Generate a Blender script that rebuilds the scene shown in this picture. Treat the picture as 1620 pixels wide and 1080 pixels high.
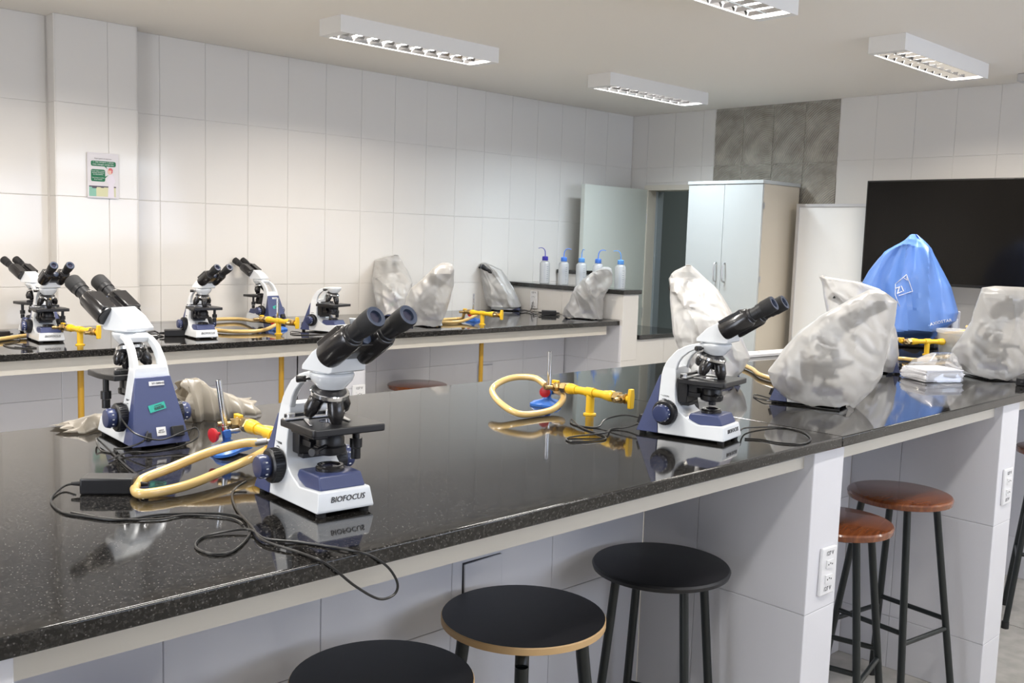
import bpy, bmesh, math, random
from mathutils import Vector, Matrix, Euler
R = math.radians
scene = bpy.context.scene
for o in list(bpy.data.objects):
    bpy.data.objects.remove(o)
COL = scene.collection

# ------------------------------------------------------------------ camera
cam_data = bpy.data.cameras.new('camera')
cam = bpy.data.objects.new('camera', cam_data)
COL.objects.link(cam)
cam_data.sensor_width = 36.0
cam_data.lens = 36.0 * 1537.19 / 1620.0
cam_data.clip_start = 0.05
cam.matrix_world = Matrix(((0.72409, 0.04989, -0.68790, 0.0),
                           (-0.68897, 0.09779, -0.71816, 0.0),
                           (0.03144, 0.99396, 0.10518, 1.65),
                           (0, 0, 0, 1)))
scene.camera = cam
# ------------------------------------------------------------------ world and exposure
world = bpy.data.worlds.new('world')
scene.world = world
world.use_nodes = True
bg = world.node_tree.nodes['Background']
bg.inputs[0].default_value = (0.8, 0.85, 0.9, 1)
bg.inputs[1].default_value = 0.5
scene.view_settings.view_transform = 'Standard'
scene.view_settings.look = 'None'
scene.view_settings.exposure = 0.0
scene.view_settings.gamma = 1.0
scene.view_settings.use_curve_mapping = False


def area_light(name, loc, sx, sy, power, color, rot=(0, 0, 0), spread=180):
    d = bpy.data.lights.new(name, 'AREA')
    d.shape = 'RECTANGLE'
    d.size = sx
    d.size_y = sy
    d.energy = power
    d.color = color
    d.spread = R(spread)
    o = bpy.data.objects.new(name, d)
    o.location = loc
    o.rotation_euler = rot
    COL.objects.link(o)
    return o


WARM = (1.0, 0.90, 0.78)
COOL = (0.80, 0.92, 1.0)
NEUT = (1.0, 0.96, 0.90)
# (x0, y0, colour, power): ceiling luminaires, 1.0 m long along x, 0.18 m wide
LUMS = [(2.60, 3.93, WARM, 23.8), (4.50, 3.92, COOL, 22.0), (4.50, 2.12, WARM, 25.5), (2.60, 2.15, NEUT, 23.8),
        (0.70, 3.93, WARM, 23.8), (0.70, 2.15, NEUT, 23.8), (0.70, 0.35, NEUT, 12.3), (2.60, 0.35, NEUT, 12),
        (4.50, 0.35, NEUT, 18), (-1.2, 2.15, NEUT, 29.9), (-1.2, 3.93, WARM, 29.9), (2.60, -1.4, NEUT, 10.6), (4.5, -1.4, NEUT, 10.6)]
area_light('corridor_fill', (7.0, 4.6, 2.6), .6, .6, 5, (0.95, 1.0, 0.95))  # unseen fill light, added to brighten the corridor behind the doorway
for i, (lx, ly, lc, lp) in enumerate(LUMS):
    area_light('luminaire_light', (lx + .5, ly + .09, 2.583), 0.90, 0.13, lp, lc, (0, 0, 0), 152)
# daylight through the window strips behind and to the right of the camera
area_light('daylight_back', (-2.35, 1.2, 1.75), 3.6, 1.2, 95, (0.86, 0.90, 1.0), (0, R(-100), 0), 170)
area_light('daylight_right', (3.6, -2.85, 1.9), 5.0, 1.0, 62, (0.70, 0.79, 1.0), (R(112), 0, 0), 130)
area_light('daylight_clerestory', (5.1, -2.85, 2.44), 1.6, 0.16, 9, (0.75, 0.85, 1.0), (R(90), 0, 0), 170)


# ------------------------------------------------------------------ materials
def mat(name, col, rough=.5, metal=0., spec=.5, bump=None, noise=None, emis=None, alpha=None, trans=None, coat=0, wave=None, ior=1.5):
    m = bpy.data.materials.new(name)
    m.use_nodes = True
    nt = m.node_tree
    b = nt.nodes['Principled BSDF']
    b.inputs['Base Color'].default_value = (*col, 1)
    b.inputs['Roughness'].default_value = rough
    b.inputs['Metallic'].default_value = metal
    b.inputs['Specular IOR Level'].default_value = spec
    b.inputs['Coat Weight'].default_value = coat
    b.inputs['Coat Roughness'].default_value = .05
    b.inputs['IOR'].default_value = ior
    tc = nt.nodes.new('ShaderNodeTexCoord')
    if noise:   # (scale, second colour, contrast lo, hi)
        n = nt.nodes.new('ShaderNodeTexNoise')
        n.inputs['Scale'].default_value = noise[0]
        n.inputs['Detail'].default_value = 4
        nt.links.new(tc.outputs['Object'], n.inputs['Vector'])
        r = nt.nodes.new('ShaderNodeValToRGB')
        r.color_ramp.elements[0].position = noise[2]
        r.color_ramp.elements[0].color = (*col, 1)
        r.color_ramp.elements[1].position = noise[3]
        r.color_ramp.elements[1].color = (*noise[1], 1)
        nt.links.new(n.outputs['Fac'], r.inputs['Fac'])
        nt.links.new(r.outputs['Color'], b.inputs['Base Color'])
    if bump:    # (scale, strength, distance)
        n2 = nt.nodes.new('ShaderNodeTexNoise')
        n2.inputs['Scale'].default_value = bump[0]
        n2.inputs['Detail'].default_value = 3
        nt.links.new(tc.outputs['Object'], n2.inputs['Vector'])
        bm_ = nt.nodes.new('ShaderNodeBump')
        bm_.inputs['Strength'].default_value = bump[1]
        bm_.inputs['Distance'].default_value = bump[2]
        nt.links.new(n2.outputs['Fac'], bm_.inputs['Height'])
        nt.links.new(bm_.outputs['Normal'], b.inputs['Normal'])
    if emis:
        b.inputs['Emission Color'].default_value = (*emis[0], 1)
        b.inputs['Emission Strength'].default_value = emis[1]
    if trans is not None:
        b.inputs['Transmission Weight'].default_value = trans
    if alpha is not None:
        b.inputs['Alpha'].default_value = alpha
    return m


M = {}
M['paint'] = mat('ceiling_paint', (.89, .85, .785), .85, bump=(60, .05, .002))
M['wallbase'] = mat('grout', (.72, .70, .67), .6)
M['tile'] = mat('glazed_wall_tile', (.725, .705, .675), .10, spec=.45, bump=(2.2, .10, .004))
M['btile'] = mat('glazed_bench_tile', (.70, .70, .735), .18, bump=(3, .10, .004))
M['floor'] = mat('polished_concrete_floor', (.34, .33, .30), .45, noise=(14, (.44, .42, .39), .35, .65), bump=(80, .05, .001))
M['concrete'] = mat('old_plaster', (.5, .49, .46), .9)
M['cream'] = mat('cream_paint', (.66, .62, .54), .5)
M['creamdoor'] = mat('pale_door_laminate', (.60, .63, .58), .35)
M['corridor'] = mat('grey_corridor_paint', (.30, .34, .33), .7)
M['cab'] = mat('white_cabinet_laminate', (.50, .52, .515), .4)
M['cabside'] = mat('beige_cabinet_side', (.60, .54, .44), .4)
M['board'] = mat('whiteboard_enamel', (.78, .78, .77), .2)
M['alu'] = mat('aluminium', (.62, .62, .64), .35, metal=.9)
M['chrome'] = mat('chrome', (.75, .76, .78), .12, metal=1)
M['satin'] = mat('satin_steel', (.55, .55, .56), .35, metal=1)
M['brass'] = mat('brass', (.42, .30, .14), .3, metal=1)
M['wp'] = mat('white_scope_enamel', (.74, .77, .80), .22, coat=.3)
M['navy'] = mat('navy_blue_plastic', (.050, .066, .165), .34)
M['navyd'] = mat('dark_navy_knob', (.035, .048, .125), .3)
M['bk'] = mat('black_plastic', (.012, .012, .014), .38)
M['bks'] = mat('black_satin_enamel', (.014, .013, .014), .25, coat=.3)
M['rub'] = mat('black_rubber', (.012, .012, .013), .7)
M['eyeblue'] = mat('eyepiece_rim', (.035, .05, .09), .4)
M['lens'] = mat('lens_glass', (.03, .03, .06), .03, spec=1.0)
M['red'] = mat('red_plastic', (.55, .02, .03), .35)
M['blue'] = mat('blue_cast_enamel', (.03, .14, .50), .35)
M['yel'] = mat('yellow_gas_pipe_paint', (.78, .48, .02), .35, bump=(60, .15, .002))
M['ochre'] = mat('ochre_pipe_paint', (.50, .28, .02), .45)
M['hose'] = mat('pvc_gas_hose', (.68, .47, .18), .22, coat=.4)
M['cable'] = mat('black_cable', (.012, .012, .012), .35)
M['stoolbk'] = mat('black_laminate_seat', (.010, .010, .012), .42, bump=(25, .1, .002))
M['ply'] = mat('plywood_edge', (.55, .36, .17), .5)
M['legbk'] = mat('black_painted_steel', (.010, .014, .014), .35)
M['stk_w'] = mat('white_sticker', (.75, .76, .78), .5)
M['stk_g'] = mat('green_sticker', (.02, .38, .30), .5)
M['ink'] = mat('black_print', (.03, .03, .035), .6)
M['whitep'] = mat('white_plastic', (.76, .76, .77), .3)
M['cap1'] = mat('violet_blue_cap', (.04, .03, .35), .4)
M['cap2'] = mat('blue_cap', (.06, .20, .70), .4)
M['cap3'] = mat('light_blue_cap', (.10, .32, .78), .4)
M['paper'] = mat('white_paper', (.76, .76, .80), .6)
M['tube'] = mat('fluorescent_tube', (.9, .9, .9), .4, emis=((1, .98, .95), 14))
M['lumw'] = mat('luminaire_white_enamel', (.80, .79, .77), .35)
M['refl'] = mat('bright_aluminium_louver', (.85, .85, .86), .12, metal=1)
M['tvs'] = mat('tv_screen', (.006, .0055, .005), .14, spec=.22)
M['tvb'] = mat('tv_bezel', (.01, .01, .01), .3)
M['pgreen'] = mat('poster_green', (.01, .16, .07), .5)
M['ppink'] = mat('poster_red_hair', (.6, .12, .14), .5)
M['pskin'] = mat('poster_skin', (.75, .5, .42), .5)
M['pcoat'] = mat('poster_white_coat', (.72, .68, .76), .5)
M['pgrey'] = mat('poster_pale_paper', (.68, .66, .69), .4)
M['pteal'] = mat('poster_teal', (.25, .5, .4), .5)
M['pyel'] = mat('poster_pale_yellow', (.62, .62, .40), .5)
M['pdark'] = mat('poster_dark', (.08, .07, .10), .5)


def granite(name, base, fleck):
    m = bpy.data.materials.new(name)
    m.use_nodes = True
    nt = m.node_tree
    b = nt.nodes['Principled BSDF']
    tc = nt.nodes.new('ShaderNodeTexCoord')
    n = nt.nodes.new('ShaderNodeTexNoise')
    n.inputs['Scale'].default_value = 190
    n.inputs['Detail'].default_value = 5
    n.inputs['Roughness'].default_value = .7
    v = nt.nodes.new('ShaderNodeTexVoronoi')
    v.inputs['Scale'].default_value = 150
    nt.links.new(tc.outputs['Object'], n.inputs['Vector'])
    nt.links.new(tc.outputs['Object'], v.inputs['Vector'])
    r = nt.nodes.new('ShaderNodeValToRGB')
    e = r.color_ramp.elements
    e[0].position = .46; e[0].color = (*base, 1)
    e[1].position = .66; e[1].color = (*fleck, 1)
    nt.links.new(n.outputs['Fac'], r.inputs['Fac'])
    r2 = nt.nodes.new('ShaderNodeValToRGB')
    e = r2.color_ramp.elements
    e[0].position = .10; e[0].color = (.11, .105, .10, 1)
    e[1].position = .24; e[1].color = (0, 0, 0, 1)
    nt.links.new(v.outputs['Distance'], r2.inputs['Fac'])
    mx = nt.nodes.new('ShaderNodeMixRGB')
    mx.blend_type = 'ADD'
    mx.inputs[0].default_value = 1
    nt.links.new(r.outputs['Color'], mx.inputs[1])
    nt.links.new(r2.outputs['Color'], mx.inputs[2])
    nt.links.new(mx.outputs['Color'], b.inputs['Base Color'])
    b.inputs['Roughness'].default_value = .06
    b.inputs['IOR'].default_value = 1.6
    return m


M['granite'] = granite('black_granite', (.004, .0038, .0035), (.042, .039, .036))


def wood(name, c1, c2):
    m = bpy.data.materials.new(name)
    m.use_nodes = True
    nt = m.node_tree
    b = nt.nodes['Principled BSDF']
    tc = nt.nodes.new('ShaderNodeTexCoord')
    mp = nt.nodes.new('ShaderNodeMapping')
    mp.inputs['Scale'].default_value = (3, 40, 10)
    n = nt.nodes.new('ShaderNodeTexNoise')
    n.inputs['Scale'].default_value = 2.0
    n.inputs['Detail'].default_value = 6
    n.inputs['Distortion'].default_value = 1.0
    nt.links.new(tc.outputs['Object'], mp.inputs['Vector'])
    nt.links.new(mp.outputs['Vector'], n.inputs['Vector'])
    r = nt.nodes.new('ShaderNodeValToRGB')
    r.color_ramp.elements[0].position = .3; r.color_ramp.elements[0].color = (*c1, 1)
    r.color_ramp.elements[1].position = .7; r.color_ramp.elements[1].color = (*c2, 1)
    nt.links.new(n.outputs['Fac'], r.inputs['Fac'])
    nt.links.new(r.outputs['Color'], b.inputs['Base Color'])
    b.inputs['Roughness'].default_value = .22
    b.inputs['Coat Weight'].default_value = .4
    return m


M['wood'] = wood('varnished_brown_wood', (.13, .034, .012), (.25, .075, .022))


def film(name, col, opac, rough=.35, gloss=.25, transl=.5, blur=0):
    """thin plastic film: part clear, part milky"""
    m = bpy.data.materials.new(name)
    m.use_nodes = True
    nt = m.node_tree
    nt.nodes.clear()
    out = nt.nodes.new('ShaderNodeOutputMaterial')
    tr = nt.nodes.new('ShaderNodeBsdfTransparent')
    if blur:
        tp = tr
        rf = nt.nodes.new('ShaderNodeBsdfRefraction'); rf.inputs['Roughness'].default_value = blur; rf.inputs['IOR'].default_value = 1.08
        tr = nt.nodes.new('ShaderNodeMixShader'); tr.inputs[0].default_value = .6
        nt.links.new(tp.outputs[0], tr.inputs[1]); nt.links.new(rf.outputs[0], tr.inputs[2])
    di = nt.nodes.new('ShaderNodeBsdfDiffuse'); di.inputs['Color'].default_value = (*col, 1)
    tl = nt.nodes.new('ShaderNodeBsdfTranslucent'); tl.inputs['Color'].default_value = (*col, 1)
    gl = nt.nodes.new('ShaderNodeBsdfGlossy'); gl.inputs['Color'].default_value = (.9, .9, .9, 1)
    gl.inputs['Roughness'].default_value = rough
    m1 = nt.nodes.new('ShaderNodeMixShader'); m1.inputs[0].default_value = transl
    nt.links.new(di.outputs[0], m1.inputs[1]); nt.links.new(tl.outputs[0], m1.inputs[2])
    m2 = nt.nodes.new('ShaderNodeMixShader'); m2.inputs[0].default_value = opac
    nt.links.new(tr.outputs[0], m2.inputs[1]); nt.links.new(m1.outputs[0], m2.inputs[2])
    fr = nt.nodes.new('ShaderNodeFresnel'); fr.inputs['IOR'].default_value = 1.45
    mu = nt.nodes.new('ShaderNodeMath'); mu.operation = 'MULTIPLY_ADD'
    mu.inputs[1].default_value = 1.0 - gloss; mu.inputs[2].default_value = gloss * .15
    nt.links.new(fr.outputs[0], mu.inputs[0])
    m3 = nt.nodes.new('ShaderNodeMixShader')
    nt.links.new(mu.outputs[0], m3.inputs[0])
    nt.links.new(m2.outputs[0], m3.inputs[1]); nt.links.new(gl.outputs[0], m3.inputs[2])
    nt.links.new(m3.outputs[0], out.inputs[0])
    return m


M['bag'] = film('milky_dust_cover', (.93, .91, .88), .52, blur=.16)
M['bagbg'] = film('greyish_dust_cover', (.46, .41, .33), .80)
M['clear'] = film('clear_plastic', (.85, .87, .87), .10, rough=.12, gloss=.5)
M['bottle'] = film('translucent_bottle', (.92, .94, .95), .50, rough=.2)
M['glass'] = film('thin_glass', (.8, .9, .95), .12, rough=.05)
M['bluecover'] = mat('blue_vinyl_cover', (.10, .22, .58), .42, coat=.15)


def mortar():
    m = mat('combed_mortar', (.24, .22, .18), .9)
    nt = m.node_tree
    b = nt.nodes['Principled BSDF']
    tc = nt.nodes.new('ShaderNodeTexCoord')
    n = nt.nodes.new('ShaderNodeTexNoise'); n.inputs['Scale'].default_value = 9
    n.inputs['Detail'].default_value = 5
    oi = nt.nodes.new('ShaderNodeObjectInfo')
    mm = nt.nodes.new('ShaderNodeVectorMath'); mm.operation = 'ADD'
    cx = nt.nodes.new('ShaderNodeCombineXYZ')
    ml = nt.nodes.new('ShaderNodeMath'); ml.operation = 'MULTIPLY'; ml.inputs[1].default_value = .4
    nt.links.new(oi.outputs['Random'], ml.inputs[0])
    nt.links.new(ml.outputs[0], cx.inputs[1])
    nt.links.new(ml.outputs[0], cx.inputs[2])
    nt.links.new(tc.outputs['Object'], mm.inputs[0]); nt.links.new(cx.outputs[0], mm.inputs[1])
    w = nt.nodes.new('ShaderNodeTexWave')
    w.wave_type = 'RINGS'; w.rings_direction = 'X'
    w.inputs['Scale'].default_value = 22; w.inputs['Distortion'].default_value = 1.5
    nt.links.new(mm.outputs[0], w.inputs['Vector'])
    nt.links.new(tc.outputs['Object'], n.inputs['Vector'])
    r = nt.nodes.new('ShaderNodeValToRGB')
    r.color_ramp.elements[0].position = .3; r.color_ramp.elements[0].color = (.27, .25, .21, 1)
    r.color_ramp.elements[1].position = .75; r.color_ramp.elements[1].color = (.48, .45, .39, 1)
    nt.links.new(n.outputs['Fac'], r.inputs['Fac'])
    nt.links.new(r.outputs['Color'], b.inputs['Base Color'])
    bp = nt.nodes.new('ShaderNodeBump'); bp.inputs['Strength'].default_value = .6
    bp.inputs['Distance'].default_value = .006
    nt.links.new(w.outputs['Fac'], bp.inputs['Height'])
    nt.links.new(bp.outputs['Normal'], b.inputs['Normal'])
    return m


M['mortar'] = mortar()


# ------------------------------------------------------------------ object helpers
def tag(o, label=None, cat=None, group=None, kind=None):
    if label: o['label'] = label
    if cat: o['category'] = cat
    if group: o['group'] = group
    if kind: o['kind'] = kind
    return o


def thing(name, label, cat, loc=(0, 0, 0), rz=0, group=None):
    o = bpy.data.objects.new(name, None)
    o.empty_display_size = .05
    COL.objects.link(o)
    o.location = loc
    o.rotation_euler = (0, 0, rz)
    return tag(o, label, cat, group)


def obj(name, bm, mats, parent=None, loc=None, rot=None, smooth=True, bevel=None, angle=40):
    me = bpy.data.meshes.new(name)
    bmesh.ops.recalc_face_normals(bm, faces=bm.faces)
    bm.to_mesh(me)
    bm.free()
    if not isinstance(mats, (list, tuple)): mats = [mats]
    for m in mats: me.materials.append(m)
    if smooth:
        me.shade_smooth()
        me.set_sharp_from_angle(angle=R(angle))
    o = bpy.data.objects.new(name, me)
    COL.objects.link(o)
    if parent: o.parent = parent
    if loc: o.location = loc
    if rot: o.rotation_euler = rot
    if bevel:
        b = o.modifiers.new('bevel', 'BEVEL')
        b.width = bevel[0]
        b.segments = bevel[1]
        b.limit_method = 'ANGLE'
        b.angle_limit = R(35)
        b.harden_normals = False
    return o


def B():
    return bmesh.new()


def box(bm, x0, x1, y0, y1, z0, z1, mi=0):
    vs = [bm.verts.new(p) for p in ((x0, y0, z0), (x1, y0, z0), (x1, y1, z0), (x0, y1, z0),
                                    (x0, y0, z1), (x1, y0, z1), (x1, y1, z1), (x0, y1, z1))]
    for f in ((0, 3, 2, 1), (4, 5, 6, 7), (0, 1, 5, 4), (1, 2, 6, 5), (2, 3, 7, 6), (3, 0, 4, 7)):
        fc = bm.faces.new([vs[i] for i in f]); fc.material_index = mi
    return vs


def frame_of(d):
    d = Vector(d).normalized()
    a = Vector((0, 0, 1)) if abs(d.z) < .9 else Vector((1, 0, 0))
    u = d.cross(a).normalized()
    return u, d.cross(u).normalized()


def lathe(bm, prof, o=(0, 0, 0), ax=(0, 0, 1), n=24, mi=0, caps=True, mis=None):
    """prof: list of (distance along axis, radius)"""
    ax = Vector(ax).normalized(); o = Vector(o)
    u, v = frame_of(ax)
    rings = []
    for t, r in prof:
        rings.append([bm.verts.new(o + ax * t + (u * math.cos(2 * math.pi * i / n) + v * math.sin(2 * math.pi * i / n)) * r) for i in range(n)])
    for k in range(len(rings) - 1):
        for i in range(n):
            f = bm.faces.new((rings[k][i], rings[k][(i + 1) % n], rings[k + 1][(i + 1) % n], rings[k + 1][i]))
            f.material_index = mis[k] if mis else mi
    if caps:
        f = bm.faces.new(rings[0]); f.material_index = mis[0] if mis else mi
        f = bm.faces.new(rings[-1]); f.material_index = mis[-1] if mis else mi


def cyl(bm, a, b, r, n=16, r2=None, mi=0):
    a = Vector(a); b = Vector(b)
    L = (b - a).length
    lathe(bm, [(0, r), (L, r if r2 is None else r2)], a, b - a, n, mi)


def prism(bm, poly, hw, scale=.001, mi=0, y0=0):
    """side profile in x-z swept across y; hw(x, z) is the half width"""
    L = [bm.verts.new((x * scale, (y0 - hw(x, z)) * scale, z * scale)) for x, z in poly]
    Rr = [bm.verts.new((x * scale, (y0 + hw(x, z)) * scale, z * scale)) for x, z in poly]
    n = len(poly)
    f1 = bm.faces.new(L); f2 = bm.faces.new(list(reversed(Rr)))
    f1.material_index = f2.material_index = mi
    for i in range(n):
        f = bm.faces.new((L[i], Rr[i], Rr[(i + 1) % n], L[(i + 1) % n]))
        f.material_index = mi
    return f1, f2


def slabpoly(bm, poly, z0, z1, mi=0):
    a = [bm.verts.new((x, y, z0)) for x, y in poly]
    b = [bm.verts.new((x, y, z1)) for x, y in poly]
    bm.faces.new(list(reversed(a))).material_index = mi
    bm.faces.new(b).material_index = mi
    n = len(poly)
    for i in range(n):
        bm.faces.new((a[i], a[(i + 1) % n], b[(i + 1) % n], b[i])).material_index = mi


def sweep(bm, pts, r, n=10, mi=0, closed=False, sub=6, rfun=None):
    """smooth tube through points (Catmull-Rom)"""
    P = [Vector(p) for p in pts]
    Q = []
    m = len(P)
    for i in range(m - 1):
        p0 = P[max(i - 1, 0)]; p1 = P[i]; p2 = P[i + 1]; p3 = P[min(i + 2, m - 1)]
        for k in range(sub):
            t = k / sub
            Q.append(.5 * ((2 * p1) + (p2 - p0) * t + (2 * p0 - 5 * p1 + 4 * p2 - p3) * t * t + (3 * p1 - p0 - 3 * p2 + p3) * t ** 3))
    Q.append(P[-1])
    u = None
    rings = []
    for i, q in enumerate(Q):
        d = (Q[min(i + 1, len(Q) - 1)] - Q[max(i - 1, 0)])
        if d.length < 1e-7: continue
        d.normalize()
        if u is None: u, _ = frame_of(d)
        u = (u - d * u.dot(d))
        if u.length < 1e-5: u, _ = frame_of(d)
        u.normalize()
        v = d.cross(u)
        rr = r if rfun is None else r * rfun(i / len(Q))
        rings.append([bm.verts.new(q + (u * math.cos(2 * math.pi * k / n) + v * math.sin(2 * math.pi * k / n)) * rr) for k in range(n)])
    for a, b in zip(rings, rings[1:]):
        for k in range(n):
            bm.faces.new((a[k], a[(k + 1) % n], b[(k + 1) % n], b[k])).material_index = mi
    bm.faces.new(rings[0]).material_index = mi
    bm.faces.new(list(reversed(rings[-1]))).material_index = mi


def straight(bm, pts, r, n=10, mi=0):
    for a, b in zip(pts, pts[1:]): cyl(bm, a, b, r, n, mi=mi)


def text_obj(name, s, size, m, parent, loc, rot, extrude=.0003, align='CENTER', shear=0, sx=1.0):
    cu = bpy.data.curves.new(name, 'FONT')
    cu.body = s
    cu.size = size
    cu.extrude = extrude
    cu.align_x = align
    cu.align_y = 'CENTER'
    cu.shear = shear
    cu.resolution_u = 2
    t = bpy.data.objects.new(name, cu)
    COL.objects.link(t)
    dg = bpy.context.evaluated_depsgraph_get()
    me = bpy.data.meshes.new_from_object(t.evaluated_get(dg))
    bpy.data.objects.remove(t)
    bpy.data.curves.remove(cu)
    me.materials.clear()
    me.materials.append(m)
    o = bpy.data.objects.new(name, me)
    COL.objects.link(o)
    o.parent = parent
    o.location = loc
    o.rotation_euler = rot
    o.scale = (sx, 1, 1)
    return o


def kids(o): return [c for c in KID.get(o.name, [])]


def copy_tree(o, parent=None):
    c = o.copy()
    COL.objects.link(c)
    c.parent = parent
    for ch in [x for x in bpy.data.objects if x.parent == o]:
        d = copy_tree(ch, c)
        d.matrix_parent_inverse = ch.matrix_parent_inverse.copy()
    return c


TILEC = {}


def tile_mesh(w, h, t, m, name='tile'):
    """a tile lying in x-z, centred, front face towards -y, chamfered edge"""
    key = (round(w, 3), round(h, 3), m.name, name)
    if key in TILEC: return TILEC[key]
    bm = B()
    c = .0018
    back = [bm.verts.new((sx * w / 2, 0, sz * h / 2)) for sx, sz in ((-1, -1), (1, -1), (1, 1), (-1, 1))]
    mid = [bm.verts.new((sx * w / 2, -t + c * .6, sz * h / 2)) for sx, sz in ((-1, -1), (1, -1), (1, 1), (-1, 1))]
    fr = [bm.verts.new((sx * (w / 2 - c), -t, sz * (h / 2 - c))) for sx, sz in ((-1, -1), (1, -1), (1, 1), (-1, 1))]
    for a, b in ((back, mid), (mid, fr)):
        for i in range(4): bm.faces.new((a[i], a[(i + 1) % 4], b[(i + 1) % 4], b[i]))
    bm.faces.new(fr)
    bmesh.ops.recalc_face_normals(bm, faces=bm.faces)
    me = bpy.data.meshes.new(name)
    bm.to_mesh(me); bm.free()
    me.materials.append(m)
    TILEC[key] = me
    return me


rt = random.Random(4)


def tiles(parent, org, along, us, zs, m, gap=.0018, t=.0032, name='tile'):
    """org: (x,y) of u=0; along: unit 2-vector; the face looks to the right of 'along' (along=(1,0) looks to -y)"""
    ang = math.atan2(along[1], along[0])
    inv = parent.matrix_world.inverted() if False else None
    for i in range(len(us) - 1):
        for j in range(len(zs) - 1):
            if isinstance(us[i], str): continue
            w = us[i + 1] - us[i] - gap; h = zs[j + 1] - zs[j] - gap
            me = tile_mesh(w, h, t, m, name)
            o = bpy.data.objects.new(name, me)
            COL.objects.link(o)
            o.parent = parent
            u = (us[i] + us[i + 1]) / 2
            px_ = parent.location
            o.location = (org[0] + along[0] * u - px_.x, org[1] + along[1] * u - px_.y, (zs[j] + zs[j + 1]) / 2 - px_.z)
            o.rotation_euler = (R(rt.uniform(-.12, .12)), 0, ang + R(rt.uniform(-.12, .12)))


# ------------------------------------------------------------------ the room
LY = 5.125      # face of the left wall
FX = 6.19       # face of the front wall
CZ = 2.66
TOP = 1.144     # bench top
ROWS = [.43, .883, 1.336, 1.79, 2.243, CZ]


def struct(name, bm, m, **k):
    o = obj(name, bm, m, smooth=False, **k)
    o['kind'] = 'structure'
    return o


def sbox(name, m, *a):
    bm = B(); box(bm, *a); return struct(name, bm, m)


floor = sbox('floor', M['wallbase'], -2.6, 8.0, -3.1, 5.4, -.12, -.012)
for i in range(3):
    for j in range(3):
        bm = B(); w = 1.3
        x0 = 1.95 + i * w; y0 = -.6 + j * w
        box(bm, x0 + .003, x0 + w - .003, y0 + .003, y0 + w - .003, -.012, 0)
        obj('floor_slab', bm, M['floor'], floor, smooth=False)
bm = B()
box(bm, -2.6, 1.947, -3.1, 5.4, -.012, 0); box(bm, 5.853, 8, -3.1, 5.4, -.012, 0)
box(bm, 1.953, 5.847, 3.303, 5.4, -.012, 0); box(bm, 1.953, 5.847, -3.1, -.603, -.012, 0)
obj('concrete_surface', bm, M['floor'], floor, smooth=False)
ceiling = sbox('ceiling', M['paint'], -2.6, 6.4, -3.1, 5.4, CZ, CZ + .1)
wl = sbox('wall_left', M['wallbase'], -2.6, 6.4, LY + .007, 5.35, 0, CZ)
us = [0.93 + .2585 * k for k in range(21)]
us = [u for u in us if u < 6.05]
us2 = us + [FX]
lo = [u for u in us2 if u <= 1.73]; hi = [u for u in us2 if u >= 2.1]
tiles(wl, (0, LY + .007), (1, 0), [.93, 1.19, 1.45, 1.69], ROWS[1:], M['tile'])
tiles(wl, (0, LY + .007), (1, 0), [2.105, 2.262] + [2.262 + .2585 * k for k in range(1, 15)] + [FX], ROWS[1:], M['tile'])
bm = B(); box(bm, -2.6, .93, LY, LY + .008, 0, CZ); obj('painted_wall_surface', bm, M['tile'], wl, smooth=False)
bm = B(); box(bm, .93, FX, LY, LY + .008, 0, .883); obj('painted_wall_surface', bm, M['tile'], wl, smooth=False)
# pillar on the left wall
pil = sbox('wall_pillar_left', M['wallbase'], 1.697, 2.095, 5.027, LY + .01, 0, CZ)
tiles(pil, (0, 5.027), (1, 0), [1.69, 1.95, 2.102], ROWS[1:], M['tile'])
tiles(pil, (1.697, 5.125), (0, -1), [0, .105], ROWS[1:], M['tile'])
tiles(pil, (2.095, 5.02), (0, 1), [0, .105], ROWS[1:], M['tile'])
# front wall with its door opening
bm = B()
box(bm, FX + .007, 6.34, 4.968, 5.4, 0, CZ); box(bm, FX + .007, 6.34, 4.10, 4.968, 2.105, CZ); box(bm, FX + .007, 6.34, -3.1, 4.10, 0, CZ)
wf = struct('wall_front', bm, M['wallbase'])
F0 = (FX + .007, 5.125)
tiles(wf, F0, (0, -1), [0, .153], ROWS[1:], M['tile'])
tiles(wf, F0, (0, -1), [.153, .416, .680, .790], [2.125, 2.243, CZ], M['tile'])
yy = [5.125 - 3.332 + .258 * k for k in range(0, 10)]
tiles(wf, F0, (0, -1), yy, ROWS[:], M['tile'])
tiles(wf, F0, (0, -1), [.79 + .25, .79 + .50, .79 + .75, yy[0]], ROWS[:4], M['tile'])
bm = B(); box(bm, FX, FX + .008, -3.1, 1.0, 0, CZ); box(bm, FX, FX + .008, 1.0, 4.1, 0, .43)
obj('painted_wall_surface', bm, M['tile'], wf, smooth=False)
rm = random.Random(2)
bm = B(); box(bm, FX + .0055, FX + .0072, 3.336, 4.331, 1.795, CZ - .002); obj('mortar_bed', bm, M['mortar'], wf, smooth=False)
ys = [4.335, 4.085, 3.835, 3.585, 3.332]
zs = [1.80, 2.235, CZ]
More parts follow.
